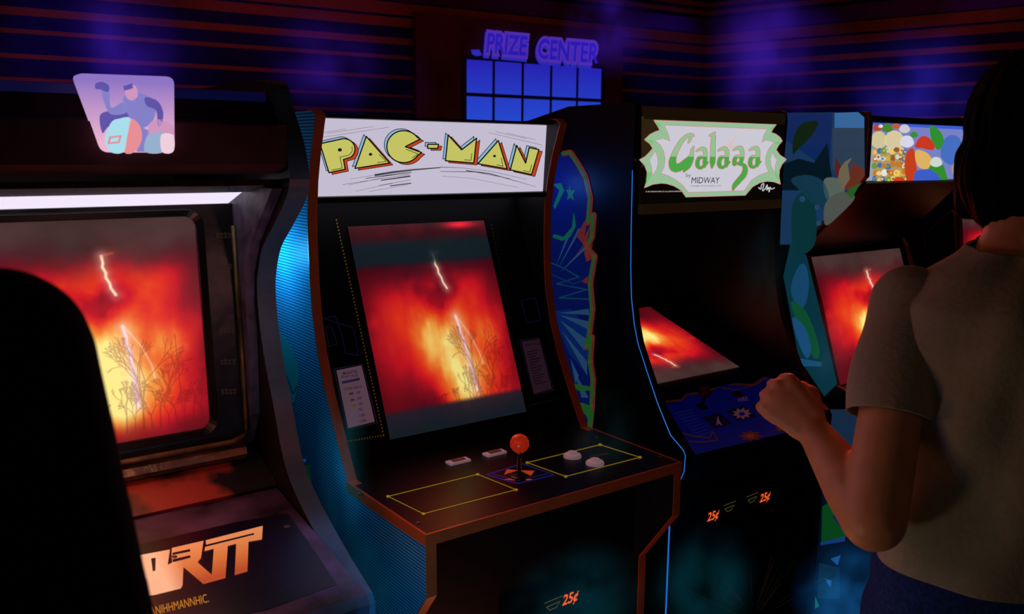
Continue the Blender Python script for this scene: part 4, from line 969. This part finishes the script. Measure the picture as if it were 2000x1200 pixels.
# foreground: plain coloured hills, clouds and petals
blob(815, 650, 40, 36, (214, 214, 232), 7); a.poly(curve([(815, 893), (800, 800), (812, 715), (850, 690), (866, 760), (880, 893)], 4), g((196, 62, 30)), 6.6)
a.poly(curve([(860, 680), (890, 625), (935, 622), (975, 670), (965, 700), (905, 690)], 4, True), g((200, 56, 34)), 7)
a.poly(curve([(870, 700), (930, 715), (960, 760), (935, 810), (885, 800), (862, 750)], 4, True), g((222, 176, 96)), 6.7)
a.poly(curve([(850, 893), (862, 830), (900, 815), (950, 815), (1000, 850), (1018, 893)], 4), g((60, 92, 200)), 7.4)
blob(985, 770, 36, 30, (206, 216, 206), 6.8); a.poly(curve([(950, 560), (1000, 580), (1030, 640), (1000, 700), (960, 650)], 4, True), g((50, 140, 50)), 6.4); a.poly([(930, 830), (960, 770), (1030, 790), (1060, 893), (980, 860)], g((50, 140, 44)), 6.2)
blob(770, 880, 36, 22, (210, 60, 34), 6.9)
blob(1080, 700, 70, 90, (70, 110, 190), 5); blob(1140, 800, 60, 70, (200, 160, 70), 5.2)
a.build('marquee_picture', m1)

# ================================================================== PEOPLE
def loft(secs, O, rt, fw, seg=28):
    """secs: (z, half width, half depth, side offset, forward offset)"""
    v = []; f = []
    O = np.array([O[0], O[1], 0.])
    for (z, hw, hd, so, fo) in secs:
        for k in range(seg):
            t = 2*math.pi*k/seg; c, s_ = math.cos(t), math.sin(t)
            c2 = math.copysign(abs(c)**.85, c); s2 = math.copysign(abs(s_)**.85, s_)
            v.append(O+rt*(so+hw*c2)+fw*(fo+hd*s2)+np.array([0, 0, z]))
    n = len(secs)
    for j in range(n-1):
        for k in range(seg): f.append((j*seg+k, j*seg+(k+1) % seg, (j+1)*seg+(k+1) % seg, (j+1)*seg+k))
    f.append(tuple(range(seg-1, -1, -1))); f.append(tuple((n-1)*seg+k for k in range(seg)))
    return v, f
def capsule(p0, r0, p1, r1, seg=18, st=5):
    p0, p1 = np.array(p0, float), np.array(p1, float); d = p1-p0; L = np.linalg.norm(d)+1e-9; d = d/L
    t = np.array([0, 0, 1.]) if abs(d[2]) < .9 else np.array([1., 0, 0]); e1 = np.cross(d, t); e1 /= np.linalg.norm(e1); e2 = np.cross(d, e1)
    rings = [(-r0*math.cos(a), r0*math.sin(a)) for a in np.linspace(.12, math.pi/2, st)]+[(L+r1*math.sin(a), r1*math.cos(a)) for a in np.linspace(0, math.pi/2-.12, st)]
    v = []; f = []
    for (h, r) in rings:
        for k in range(seg):
            a = 2*math.pi*k/seg; v.append(p0+d*h+(e1*math.cos(a)+e2*math.sin(a))*r)
    n = len(rings)
    for j in range(n-1):
        for k in range(seg): f.append((j*seg+k, j*seg+(k+1) % seg, (j+1)*seg+(k+1) % seg, (j+1)*seg+k))
    f.append(tuple(range(seg-1, -1, -1))); f.append(tuple((n-1)*seg+k for k in range(seg)))
    return v, f
def ellipsoid(c, ax, seg=20, rings=12):
    """ax: 3 vectors (with length)"""
    c = np.array(c, float); v = []; f = []
    for j in range(1, rings):
        th = math.pi*j/rings
        for k in range(seg):
            a = 2*math.pi*k/seg; v.append(c+np.array(ax[0])*math.sin(th)*math.cos(a)+np.array(ax[1])*math.sin(th)*math.sin(a)+np.array(ax[2])*math.cos(th))
    n = rings-1
    for j in range(n-1):
        for k in range(seg): f.append((j*seg+k, j*seg+(k+1) % seg, (j+1)*seg+(k+1) % seg, (j+1)*seg+k))
    v += [c+np.array(ax[2]), c-np.array(ax[2])]; T_, B_ = len(v)-2, len(v)-1
    for k in range(seg): f.append((T_, (k+1) % seg, k)); f.append((B_, (n-1)*seg+k, (n-1)*seg+(k+1) % seg))
    return v, f
def fuse(pieces, voxel, it=6, fac=.5):
    mb = MB()
    for v, f in pieces: mb.add(v, f)
    me = bpy.data.meshes.new('tmp'); me.from_pydata([tuple(p) for p in mb.v], [], mb.f)
    bm = bmesh.new(); bm.from_mesh(me); 
    bmesh.ops.recalc_face_normals(bm, faces=bm.faces[:]); bm.to_mesh(me); bm.free()
    o = bpy.data.objects.new('tmp', me); COL.objects.link(o)
    r = o.modifiers.new('r', 'REMESH'); r.mode = 'VOXEL'; r.voxel_size = voxel
    s = o.modifiers.new('s', 'SMOOTH'); s.factor = fac; s.iterations = it
    dg = bpy.context.evaluated_depsgraph_get(); dg.update()
    out = bpy.data.meshes.new_from_object(o.evaluated_get(dg))
    bpy.data.objects.remove(o); bpy.data.meshes.remove(me)
    return out
def link_mesh(name, me, m, parent=None, origin=None, fold=None):
    org = ORG[parent.name] if parent is not None else np.array(origin, float)
    co = np.empty(len(me.vertices)*3); me.vertices.foreach_get('co', co); co = co.reshape(-1, 3)
    if fold is not None: co = fold(co)
    me.vertices.foreach_set('co', (co-org).ravel())
    me.materials.clear(); me.materials.append(m); me.polygons.foreach_set('use_smooth', [True]*len(me.polygons)); me.update()
    o = bpy.data.objects.new(name, me); COL.objects.link(o)
    if parent is not None: o.parent = parent
    else: o.location = org
    ORG[o.name] = org
    return o
def cut(me, P, n, keep=None):
    """slice me with a plane and drop what lies on the +n side; keep(co) True leaves a face out of it"""
    bm = bmesh.new(); bm.from_mesh(me); P = Vector(P); n = Vector(n).normalized()
    fs = [f for f in bm.faces if keep is None or not keep(f.calc_center_median())]
    geom = list({v for f in fs for v in f.verts})+list({e for f in fs for e in f.edges})+fs
    bmesh.ops.bisect_plane(bm, geom=geom, plane_co=P, plane_no=n, clear_outer=False)
    dele = [f for f in bm.faces if (f.calc_center_median()-P).dot(n) > 0 and (keep is None or not keep(f.calc_center_median()))]
    bmesh.ops.delete(bm, geom=dele, context='FACES'); bm.to_mesh(me); bm.free()
    return me
def leg_pieces(J, rs): return [capsule(J[i], rs[i], J[i+1], rs[i+1]) for i in range(len(J)-1)]

def head_pieces(c, rt, fw, up, s=1.):
    c = np.array(c, float); P = []
    P.append(ellipsoid(c+up*.025*s, (rt*.074*s, fw*.092*s, up*.085*s)))          # skull
    P.append(ellipsoid(c+fw*.030*s-up*.035*s, (rt*.058*s, fw*.062*s, up*.075*s)))  # face
    P.append(ellipsoid(c+fw*.055*s-up*.085*s, (rt*.030*s, fw*.026*s, up*.022*s)))  # chin
    P.append(capsule(c+fw*.094*s+up*.002*s, .007*s, c+fw*.112*s-up*.030*s, .012*s))   # nose
    for k in (-1, 1):
        P.append(ellipsoid(c+rt*k*.076*s-fw*.004*s-up*.012*s, (rt*.010*s, fw*.018*s, up*.030*s)))   # ears
        P.append(ellipsoid(c+rt*k*.030*s+fw*.078*s+up*.016*s, (rt*.020*s, fw*.012*s, up*.008*s)))   # brow
    P.append(ellipsoid(c+fw*.088*s-up*.054*s, (rt*.024*s, fw*.010*s, up*.007*s)))   # lips
    return P
def eyes(c, rt, fw, up, parent, s=1.):
    for k in (-1, 1):
        b = MB(); v, f = ellipsoid(np.array(c)+rt*k*.030*s+fw*.084*s+up*.002*s, (rt*.012*s, fw*.009*s, up*.008*s), 12, 8); b.add(v, f)
        b.build('eye', mat('eye_white', (150, 145, 140), .2), parent, True)
def fist(w, a, b, c, side=1.):
    """w wrist, a wrist->knuckles, b index->little finger, c direction the fingers curl to"""
    w = np.array(w, float); P = []
    P.append(ellipsoid(w+a*.030, (a*.040, b*.030, c*.020)))
    P.append(ellipsoid(w+a*.055, (a*.040, b*.040, c*.0175)))
    P.append(capsule(w+a*.02-b*.018, .018, w+a*.078-b*.026, .014)); P.append(capsule(w+a*.02+b*.016, .017, w+a*.070+b*.028, .012))
    kn = [(-.032, .090, 1.0), (-.011, .095, 1.08), (.011, .090, 1.0), (.031, .080, .84)]
    for i, (bb, aa, s) in enumerate(kn):
        k0 = w+a*aa+b*bb+c*.004
        k1 = k0+(a*.30+c*.95)*.042*s; k2 = k1+(-a*.86+c*.30)*.026*s; k3 = k2+(-a*.45-c*.8)*.020*s
        P += [capsule(k0-a*.02, .0115, k0, .0112*(.9+.1*s)), capsule(k0, .0112, k1, .0094), capsule(k1, .0096, k2, .0086), capsule(k2, .0086, k3, .0078)]
    t0 = w+a*.030-b*.026+c*.010; t1 = w+a*.052-b*.046+c*.026; t2 = w+a*.072-b*.044+c*.044; t3 = w+a*.074-b*.030+c*.062
    P += [capsule(t0, .017, t1, .0130), capsule(t1, .0125, t2, .0108), capsule(t2, .0108, t3, .0092)]
    return P
UP = np.array([0, 0, 1.])
SKIN = mat('skin', (196, 140, 104), .5, noise=.08, nscale=30, bump=.05)
SHIRT = mat('white_cotton', (150, 150, 136), .85, noise=.06, nscale=120, bump=.15, spec=.15)
JEAN = mat('dark_denim', (24, 52, 120), .85, noise=.35, nscale=160, bump=.3, spec=.15)
HAIR = mat('black_hair', (3, 3, 3), .7, noise=.3, nscale=60, spec=.05)
SHOE = mat('white_sneaker', (150, 148, 145), .6)

# --- person in the white T-shirt
ph = math.radians(55); fw = np.array([math.sin(ph), math.cos(ph), 0]); rt = np.array([math.cos(ph), -math.sin(ph), 0]); O = (.60, -.70)
O3 = np.array([O[0], O[1], 0.])
L = lambda x, y, z: O3+rt*x+fw*y+UP*z
shL = at_depth(1772, 606, 1.38); elL = at_depth(1706, 1016, 1.285); wrL = at_depth(1592, 846, 1.44)
shR = L(.165, .02, 1.355); elR = L(.215, -.10, 1.10); wrR = L(.16, .13, 1.06)
headc = L(.012, .085, 1.615)
hips = [L(-.085, 0, .90), L(.085, 0, .90)]
torso = [(.84, .10, .08, 0, -.01), (.90, .158, .112, 0, -.012), (.98, .162, .112, 0, -.012), (1.06, .138, .098, 0, 0), (1.14, .128, .094, 0, .008), (1.24, .140, .102, 0, .012), (1.32, .156, .106, 0, .014), (1.375, .160, .096, 0, .018), (1.412, .120, .076, 0, .020), (1.445, .070, .058, 0, .026), (1.48, .052, .052, 0, .034)]
aimg = -.60*_r+.70*_u+.34*_f; aimg /= np.linalg.norm(aimg)
bimg = -.72*_r-.66*_u; bimg -= aimg*bimg.dot(aimg); bimg /= np.linalg.norm(bimg)
cimg = np.cross(aimg, bimg)
if cimg.dot(_f) < 0: cimg = -cimg
def arm(sh, el, wr, rs=(.050, .043, .040, .034, .0235)):
    m1_ = sh+(el-sh)*.5; m2_ = el+(wr-el)*.35
    return [capsule(sh, rs[0], m1_, rs[0]*.97), capsule(m1_, rs[0]*.97, el, rs[1]), capsule(el, rs[1], m2_, rs[2]), capsule(m2_, rs[2], wr, rs[4])]
pieces = [loft(torso, O, rt, fw)]
pieces += arm(shL, elL, wrL, (.047, .046, .043, .034, .027)); pieces += arm(shR, elR, wrR)
pieces += fist(wrL, aimg, bimg, cimg)
pieces += fist(wrR, fw, -UP*.9+rt*.43, -rt)
pieces.append(capsule(L(0, .025, 1.46), .056, L(.008, .055, 1.54), .052))
pieces += head_pieces(headc, rt, fw, UP)
feet = []
for k, (dx, dy) in ((-1, (-.11, .05)), (1, (.11, -.03))):
    kn_ = L(dx*.95, dy+.03, .49); an = L(dx, dy-.02, .09)
    pieces += [capsule(L(k*.085, -.005, .88), .088, kn_, .056), capsule(kn_, .056, L(dx, dy-.035, .33), .054), capsule(L(dx, dy-.035, .33), .054, an, .036), capsule(an-UP*.04, .034, an-UP*.052+fw*.15, .028)]
    feet.append((an, dx, dy))
woman_me = fuse(pieces, .0046, 4)
woman = link_mesh('person', woman_me, SKIN, None, (O[0], O[1], 0))
tag(woman, 'person in white T-shirt and jeans seen from behind, left fist raised', 'person')
eyes(headc, rt, fw, UP, woman)
# T-shirt
tsec = [(.90, .182, .134, 0, -.012), (.98, .176, .130, 0, -.012), (1.06, .158, .122, 0, -.004), (1.14, .150, .118, 0, .004), (1.24, .154, .120, 0, .010), (1.32, .166, .120, 0, .012), (1.375, .168, .108, 0, .016), (1.418, .132, .088, 0, .020), (1.45, .086, .070, 0, .024), (1.48, .062, .062, 0, .030)]
dl = (elL-shL)/np.linalg.norm(elL-shL); dr = (elR-shR)/np.linalg.norm(elR-shR)
tme = fuse([loft(tsec, O, rt, fw), capsule(L(-.07, .02, 1.395), .042, shL, .054), capsule(L(.07, .02, 1.395), .042, shR, .054)], .0065, 7)
tme = cut(tme, L(0, 0, .980), -UP+fw*.02, None); tme = cut(tme, L(0, 0, 1.462), UP-fw*.15, None)
bmt = bmesh.new(); bmt.from_mesh(tme)
for sh_, d_ in ((shL, dl), (shR, dr)):
    sm0 = fuse([capsule(sh_-d_*.012, .060, sh_+d_*.08, .062), capsule(sh_+d_*.08, .062, sh_+d_*.26, .063)], .0055, 5)
    sm0 = cut(sm0, sh_+d_*.175, d_-.18*_u, None); bmt.from_mesh(sm0)
bmt.to_mesh(tme); bmt.free()
def folds(co):
    c = co.copy(); d = c-O3; a_ = np.arctan2(d@rt, d@fw); z = c[:, 2]
    amp = .0042*np.sin(a_*7+z*16)+.0036*np.sin(a_*3-z*30+1)+.0045*np.sin(z*48+a_*2)*np.clip((1.16-z)/.1, 0, 1)
    rad = d.copy(); rad[:, 2] = 0; rad /= (np.linalg.norm(rad, axis=1)[:, None]+1e-6)
    return c+rad*amp[:, None]
t_o = link_mesh('t_shirt', tme, SHIRT, woman, fold=folds); so = t_o.modifiers.new('s', 'SOLIDIFY'); so.thickness = .0025; so.offset = -1
# jeans
jp_ = [loft([(.82, .12, .10, 0, -.01), (.90, .170, .124, 0, -.012), (.96, .172, .122, 0, -.012), (1.02, .160, .112, 0, -.01)], O, rt, fw)]
for k, (dx, dy) in ((-1, (-.11, .05)), (1, (.11, -.03))):
    kn_ = L(dx*.95, dy+.03, .49)
    jp_ += [capsule(L(k*.085, -.008, .87), .097, kn_, .070), capsule(kn_, .070, L(dx, dy-.03, .30), .066), capsule(L(dx, dy-.03, .30), .066, L(dx, dy-.02, .06), .062)]
jme = fuse(jp_, .008, 4); jme = cut(jme, L(0, 0, 1.0), UP, None); jme = cut(jme, (0, 0, .07), -UP, None)
jo = link_mesh('jeans', jme, JEAN, woman); so = jo.modifiers.new('s', 'SOLIDIFY'); so.thickness = .003; so.offset = 1
for (an, dx, dy) in feet:
    p = an*np.array([1, 1, 0]); P_ = [ellipsoid(p+UP*.045+fw*.06, (rt*.048, fw*.150, UP*.043)), capsule(p+UP*.05-fw*.02, .045, p+UP*.095-fw*.01, .042)]
    sm_ = fuse(P_, .006, 3); sm_ = cut(sm_, (0, 0, .004), -UP, None)
    link_mesh('shoe', sm_, SHOE, woman)
# bobbed dark hair
hc = headc
hp = [ellipsoid(hc+UP*.030-fw*.012, (rt*.099, fw*.108, UP*.112)), ellipsoid(hc-UP*.04-fw*.030, (rt*.104, fw*.082, UP*.105)), ellipsoid(hc-UP*.085-fw*.035, (rt*.088, fw*.070, UP*.065)),
      capsule(hc+rt*.078-UP*.02+fw*.01, .026, hc+rt*.078-UP*.10+fw*.0, .020), capsule(hc-rt*.078-UP*.02+fw*.01, .026, hc-rt*.080-UP*.10+fw*.0, .020)]
def strands(co):
    d = co-hc; a_ = np.arctan2(d@rt, d@fw); rad = d/(np.linalg.norm(d, axis=1)[:, None]+1e-6)
    return co+rad*((.0016*np.sin(a_*41+d[:, 2]*14)+.0018*np.sin(a_*17-d[:, 2]*20))*np.clip((d[:, 2]+.16)/.08, 0, 1))[:, None]
link_mesh('hair', fuse(hp, .006, 5), HAIR, woman, fold=strands)

# --- person in the dark jacket at the left machine
ph = math.radians(4); fw = np.array([math.sin(ph), math.cos(ph), 0]); rt = np.array([math.cos(ph), -math.sin(ph), 0]); O = (-.874, -.60); O3 = np.array([O[0], O[1], 0.])
shL = L(-.176, .01, 1.452); shR = L(.176, .01, 1.452); elR = L(.215, -.02, 1.14); elL = L(-.215, -.02, 1.14); wrR = L(.17, .20, 1.075); wrL = L(-.15, .22, 1.08)
headc = L(0, .06, 1.66)
tor = [(.86, .11, .09, 0, 0), (.92, .165, .115, 0, 0), (1.02, .155, .11, 0, 0), (1.15, .155, .105, 0, 0), (1.28, .172, .115, 0, 0), (1.40, .18, .115, 0, 0), (1.46, .15, .09, 0, 0), (1.50, .09, .07, 0, .01), (1.53, .06, .06, 0, .01)]
pieces = [loft(tor, O, rt, fw)]+arm(shL, elL, wrL, (.055, .045, .043, .036, .028))+arm(shR, elR, wrR, (.055, .045, .043, .036, .028))
pieces += fist(wrR, fw, rt, -UP)+fist(wrL, fw, -rt, -UP)+[capsule(L(0, .01, 1.50), .060, L(0, .04, 1.60), .056)]+head_pieces(headc, rt, fw, UP)
feet = []
for k in (-1, 1):
    kn_ = L(k*.11, .02, .50); an = L(k*.12, -.02, .09)
    pieces += [capsule(L(k*.09, 0, .90), .092, kn_, .060), capsule(kn_, .060, L(k*.115, -.03, .34), .056), capsule(L(k*.115, -.03, .34), .056, an, .038), capsule(an-UP*.04, .034, an-UP*.052+fw*.15, .028)]
    feet.append(an)
man = link_mesh('person', fuse(pieces, .0065, 5), SKIN, None, (O[0], O[1], 0))
tag(man, 'person in plain dark jacket standing at the worn machine, only a black shoulder showing', 'person')
eyes(headc, rt, fw, UP, man)
JK = mat('black_jacket', (7, 6, 6), .9, noise=.2, spec=.05)
js_ = [loft([(.84, .19, .14, 0, 0), (.95, .185, .14, 0, 0), (1.10, .178, .132, 0, 0), (1.25, .188, .135, 0, 0), (1.38, .196, .130, 0, 0), (1.47, .172, .105, 0, 0), (1.53, .135, .09, 0, .005), (1.58, .090, .078, 0, .01)], O, rt, fw)]
for sh, el, wr in ((shL, elL, wrL), (shR, elR, wrR)):
    js_ += [capsule(sh, .063, el, .060), capsule(el, .058, el+(wr-el)*.92, .044)]
    js_.append(capsule(L(0, 0, 1.475)+(sh-L(0, 0, 1.475))*.35, .05, sh, .062))
jm = fuse(js_, .007, 6); jm = cut(jm, (0, 0, .90), -UP, None); jm = cut(jm, (0, 0, 1.575), UP, None)
jk = link_mesh('jacket', jm, JK, man)
tp_ = [loft([(.82, .13, .11, 0, 0), (.92, .172, .125, 0, 0), (1.0, .165, .12, 0, 0)], O, rt, fw)]
for k in (-1, 1): tp_ += [capsule(L(k*.09, 0, .88), .100, L(k*.11, .02, .50), .075), capsule(L(k*.11, .02, .50), .075, L(k*.12, -.02, .08), .066)]
tm_ = fuse(tp_, .008, 4); tm_ = cut(tm_, (0, 0, .07), -UP, None); link_mesh('trousers', tm_, mat('black_trousers', (9, 9, 12), .9, noise=.2), man)
for an in feet:
    p = an*np.array([1, 1, 0]); sm_ = fuse([ellipsoid(p+UP*.045+fw*.06, (rt*.050, fw*.155, UP*.043)), capsule(p+UP*.05-fw*.02, .046, p+UP*.095-fw*.01, .043)], .006, 3)
    link_mesh('shoe', cut(sm_, (0, 0, .004), -UP, None), mat('black_shoe', (12, 12, 12), .5), man)
hc = headc
link_mesh('hair', fuse([ellipsoid(hc+UP*.036-fw*.012, (rt*.084, fw*.100, UP*.096)), ellipsoid(hc-UP*.02-fw*.045, (rt*.078, fw*.058, UP*.075))], .007, 5), HAIR, man, fold=strands)

# ================================================================== HAZE
def smoke(px, py, d, rad, col, strength, label, seed=0., dens=.25):
    m = bpy.data.materials.new('smoke'); m.use_nodes = True; nt = m.node_tree; nt.nodes.clear()
    out = nt.nodes.new('ShaderNodeOutputMaterial'); tc = nt.nodes.new('ShaderNodeTexCoord')
    vm = nt.nodes.new('ShaderNodeVectorMath'); vm.operation = 'LENGTH'; nt.links.new(tc.outputs['Object'], vm.inputs[0])
    mr = nt.nodes.new('ShaderNodeMapRange'); mr.interpolation_type = 'SMOOTHSTEP'; mr.inputs['From Min'].default_value = 1.; mr.inputs['From Max'].default_value = .05; nt.links.new(vm.outputs['Value'], mr.inputs['Value'])
    ns = nt.nodes.new('ShaderNodeTexNoise'); ns.inputs['Scale'].default_value = 1.6; ns.inputs['Detail'].default_value = 2
    mp = nt.nodes.new('ShaderNodeMapping'); mp.inputs['Location'].default_value = (seed, seed*.7, 0); nt.links.new(tc.outputs['Object'], mp.inputs[0]); nt.links.new(mp.outputs[0], ns.inputs['Vector'])
    m2_ = nt.nodes.new('ShaderNodeMapRange'); m2_.inputs['From Min'].default_value = .35; m2_.inputs['From Max'].default_value = .7; nt.links.new(ns.outputs['Fac'], m2_.inputs['Value'])
    mu = nt.nodes.new('ShaderNodeMath'); mu.operation = 'MULTIPLY'; nt.links.new(mr.outputs[0], mu.inputs[0]); nt.links.new(m2_.outputs[0], mu.inputs[1])
    em = nt.nodes.new('ShaderNodeEmission'); em.inputs['Color'].default_value = (*lin(col), 1)  # smoke glows by itself in place of scattering lamp light
    st = nt.nodes.new('ShaderNodeMath'); st.operation = 'MULTIPLY'; st.inputs[1].default_value = strength; nt.links.new(mu.outputs[0], st.inputs[0]); nt.links.new(st.outputs[0], em.inputs['Strength'])
    ab = nt.nodes.new('ShaderNodeVolumeAbsorption'); ab.inputs['Color'].default_value = (.3, .5, .6, 1)
    s2 = nt.nodes.new('ShaderNodeMath'); s2.operation = 'MULTIPLY'; s2.inputs[1].default_value = dens; nt.links.new(mu.outputs[0], s2.inputs[0]); nt.links.new(s2.outputs[0], ab.inputs['Density'])
    ad = nt.nodes.new('ShaderNodeAddShader'); nt.links.new(em.outputs[0], ad.inputs[0]); nt.links.new(ab.outputs[0], ad.inputs[1]); nt.links.new(ad.outputs[0], out.inputs['Volume'])
    v, f = ellipsoid((0, 0, 0), (np.array([1, 0, 0]), np.array([0, 1, 0]), np.array([0, 0, 1])), 24, 14)
    me = bpy.data.meshes.new('smoke_puff'); me.from_pydata([tuple(p) for p in v], [], f); me.materials.append(m)
    bm = bmesh.new(); bm.from_mesh(me); bmesh.ops.recalc_face_normals(bm, faces=bm.faces[:]); bm.to_mesh(me); bm.free()
    o = bpy.data.objects.new('smoke_puff', me); COL.objects.link(o)
    p = at_depth(px, py, d); o.location = p; o.scale = rad
    tag(o, label, 'smoke', 'puffs of lit smoke', 'stuff')
    return o
TL = (20, 120, 140)
smoke(668, 905, 1.36, (.045, .06, .18), (16, 96, 108), 6.0, 'teal smoke drifting between the worn machine and the orange edged machine', 1., 5.)
smoke(722, 1130, 1.28, (.08, .07, .09), TL, 1.8, 'teal smoke in front of the ribbed blue side below the orange edge', 8.)
smoke(1130, 1170, 1.55, (.17, .10, .11), TL, 1.5, 'teal smoke rising in front of the orange 25 cent sign', 2.)
smoke(1375, 1150, 1.80, (.15, .10, .15), TL, 1.7, 'teal smoke low in front of the thin blue line of the black machine', 9.)
smoke(1180, 850, 1.45, (.08, .06, .10), (46, 84, 88), 1.6, 'grey teal smoke over the right end of the orange edged control panel', 5.)
smoke(1655, 1160, 2.3, (.18, .14, .15), (30, 120, 200), 3.6, 'blue smoke near the floor in front of the blue side art', 3.)
smoke(1625, 690, 2.05, (.07, .07, .12), (50, 90, 100), 2.4, 'faint grey smoke behind the raised fist', 4.)
smoke(1500, 520, 2.35, (.10, .10, .2), (30, 70, 80), 1.2, 'faint smoke across the dark recess under the green marquee', 6.)
VI = (70, 34, 190)
smoke(240, 100, 4.3, (.34, .25, .42), VI, 1.6, 'violet haze over the striped wall above the lit topper', 11.)
smoke(640, 130, 4.3, (.34, .25, .30), VI, 1.3, 'violet haze over the striped wall left of the maroon surround', 12.)
smoke(1500, 110, 4.8, (.50, .3, .50), VI, 1.5, 'violet haze in front of the striped wall above the green marquee', 13.)
smoke(1790, 190, 4.0, (.42, .3, .36), (50, 40, 190), 1.5, 'blue haze over the striped wall left of the black hair', 14.)
smoke(1190, 60, 5.0, (.30, .3, .30), VI, 1.4, 'violet haze at the upper right of the purple sign', 15.)

# ================================================================== LIGHT
w = bpy.data.worlds.new('world'); scn.world = w; w.use_nodes = True; w.node_tree.nodes['Background'].inputs[0].default_value = (.02, .02, .05, 1); w.node_tree.nodes['Background'].inputs[1].default_value = .02
def lamp(kind, loc, col, power, size=.0, target=None, angle=60, blend=1., name='lamp'):
    d = bpy.data.lights.new(name, kind); d.energy = power; d.color = lin(col)
    if kind == 'AREA': d.size = size
    else: d.shadow_soft_size = size
    if kind == 'SPOT': d.spot_size = math.radians(angle); d.spot_blend = blend
    o = bpy.data.objects.new(name, d); COL.objects.link(o); o.location = loc
    if target is not None:
        o.rotation_euler = (Vector(target)-Vector(loc)).to_track_quat('-Z', 'Y').to_euler()
    return o
VB = (70, 40, 255); PU = (120, 30, 220)
def washA(px, py, power, col=VB, ang=60, dist=1.3):
    m = on_plane((CX, CY, 0), nA); p = m(px, py); n = -nA/np.linalg.norm(nA)
    lamp('SPOT', p+n*dist+UP*.5, col, power, .05, p, ang)
def washB(px, py, power, col=VB, ang=60, dist=1.3):
    nB = np.array([.98, .2, 0]); m = on_plane((CX, CY, 0), nB); p = m(px, py)
    lamp('SPOT', p-nB*dist+UP*.5, col, power, .05, p, ang)
VB = (96, 60, 255); PU = (160, 50, 230)
for (x, y, p, c, g_) in ((130, 50, 20, VB, 34), (285, 120, 30, VB, 36), (120, 110, 20, VB, 34), (470, 40, 14, PU, 40), (620, 110, 15, VB, 40), (690, 40, 14, PU, 36), (760, 170, 12, VB, 30), (1190, 30, 34, VB, 32), (1010, 20, 20, PU, 34), (1300, 110, 32, VB, 40), (20, 200, 12, PU, 36)): washA(x, y, p*.8, c, g_)
for (x, y, p, c, g_) in ((1500, 55, 40, VB, 30), (1580, 120, 36, VB, 34), (1650, 170, 30, VB, 36), (1830, 150, 34, VB, 32), (1440, 130, 22, VB, 34), (1950, 30, 8, PU, 34)): washB(x, y, p*.8, c, g_)
lamp('POINT', (1.2, 1.6, 2.75), (255, 130, 60), 10, .1); lamp('POINT', (-1.2, 1.9, 2.75), (255, 130, 60), 9, .1); lamp('POINT', (3.6, .8, 2.8), (255, 130, 60), 9, .1)
CY_ = (55, 175, 250)
lamp('POINT', (-.075, .62, 1.36), CY_, 1.6, .03)          # blue lamps in the gap between the left machines
lamp('POINT', (-.075, .30, .95), (40, 110, 170), .22, .02)
lamp('AREA', (-.35, -.45, .75), (50, 150, 210), 1.4, .25, (.02, .25, .6))
lamp('POINT', (-.22, -.28, 1.25), (70, 160, 220), .35, .02)
lamp('POINT', (.76, .70, 1.50), (60, 110, 220), .35, .03)
# added lamps that boost the screens' light on the panels in front
lamp('SPOT', (.33, .42, 1.25), (255, 70, 30), .8, .05, (.33, .05, .9), 150)
lamp('SPOT', (-.50, .25, 1.30), (255, 120, 70), 2.4, .06, (-.45, .0, .95), 150)
lamp('SPOT', (2.05, .30, 1.10), (255, 50, 30), 2.6, .06, (1.2, -.6, 1.2), 150)
lamp('POINT', (-.38, .04, 1.20), (255, 150, 110), .5, .02)
lamp('POINT', (-.05, -.25, 1.35), (255, 110, 60), .62, .02)
lamp('POINT', (.0, .02, 1.12), (255, 120, 60), .10, .02)  # added lamp, warm glow on the orange edging
# added unseen lamps: dim warm key from behind the camera, then local accents
lamp('AREA', (-.9, -2.3, 1.9), (255, 205, 150), .8, .5, (.55, -.7, 1.1))
lamp('SPOT', (-.75, -1.7, 1.35), (255, 205, 150), .45, .1, (.36, -.62, 1.02), 42)
lamp('SPOT', (-.28, -.42, .70), (255, 205, 150), 2.1, .05, (.40, -.62, 1.03), 62)
lamp('SPOT', (.95, -.05, 1.40), (255, 40, 30), 5., .05, (.46, -.58, 1.30), 60)
lamp('SPOT', (-.13, -.32, 1.38), (40, 150, 225), 5.0, .03, (-.165, -.04, .92), 34)
lamp('SPOT', (-.06, -.22, 1.36), (70, 150, 170), .45, .03, (-.165, .28, 1.34), 60)
lamp('AREA', (.25, -.05, .35), (255, 140, 90), .8, .2, (.4, -.6, 1.2))

scn.view_settings.view_transform = 'Standard'
scn.view_settings.look = 'None'
scn.cycles.use_denoising = True
scn.cycles.max_bounces = 5
scn.cycles.volume_step_rate = 2.0
scn.cycles.volume_max_steps = 128
scn.cycles.sample_clamp_indirect = 4
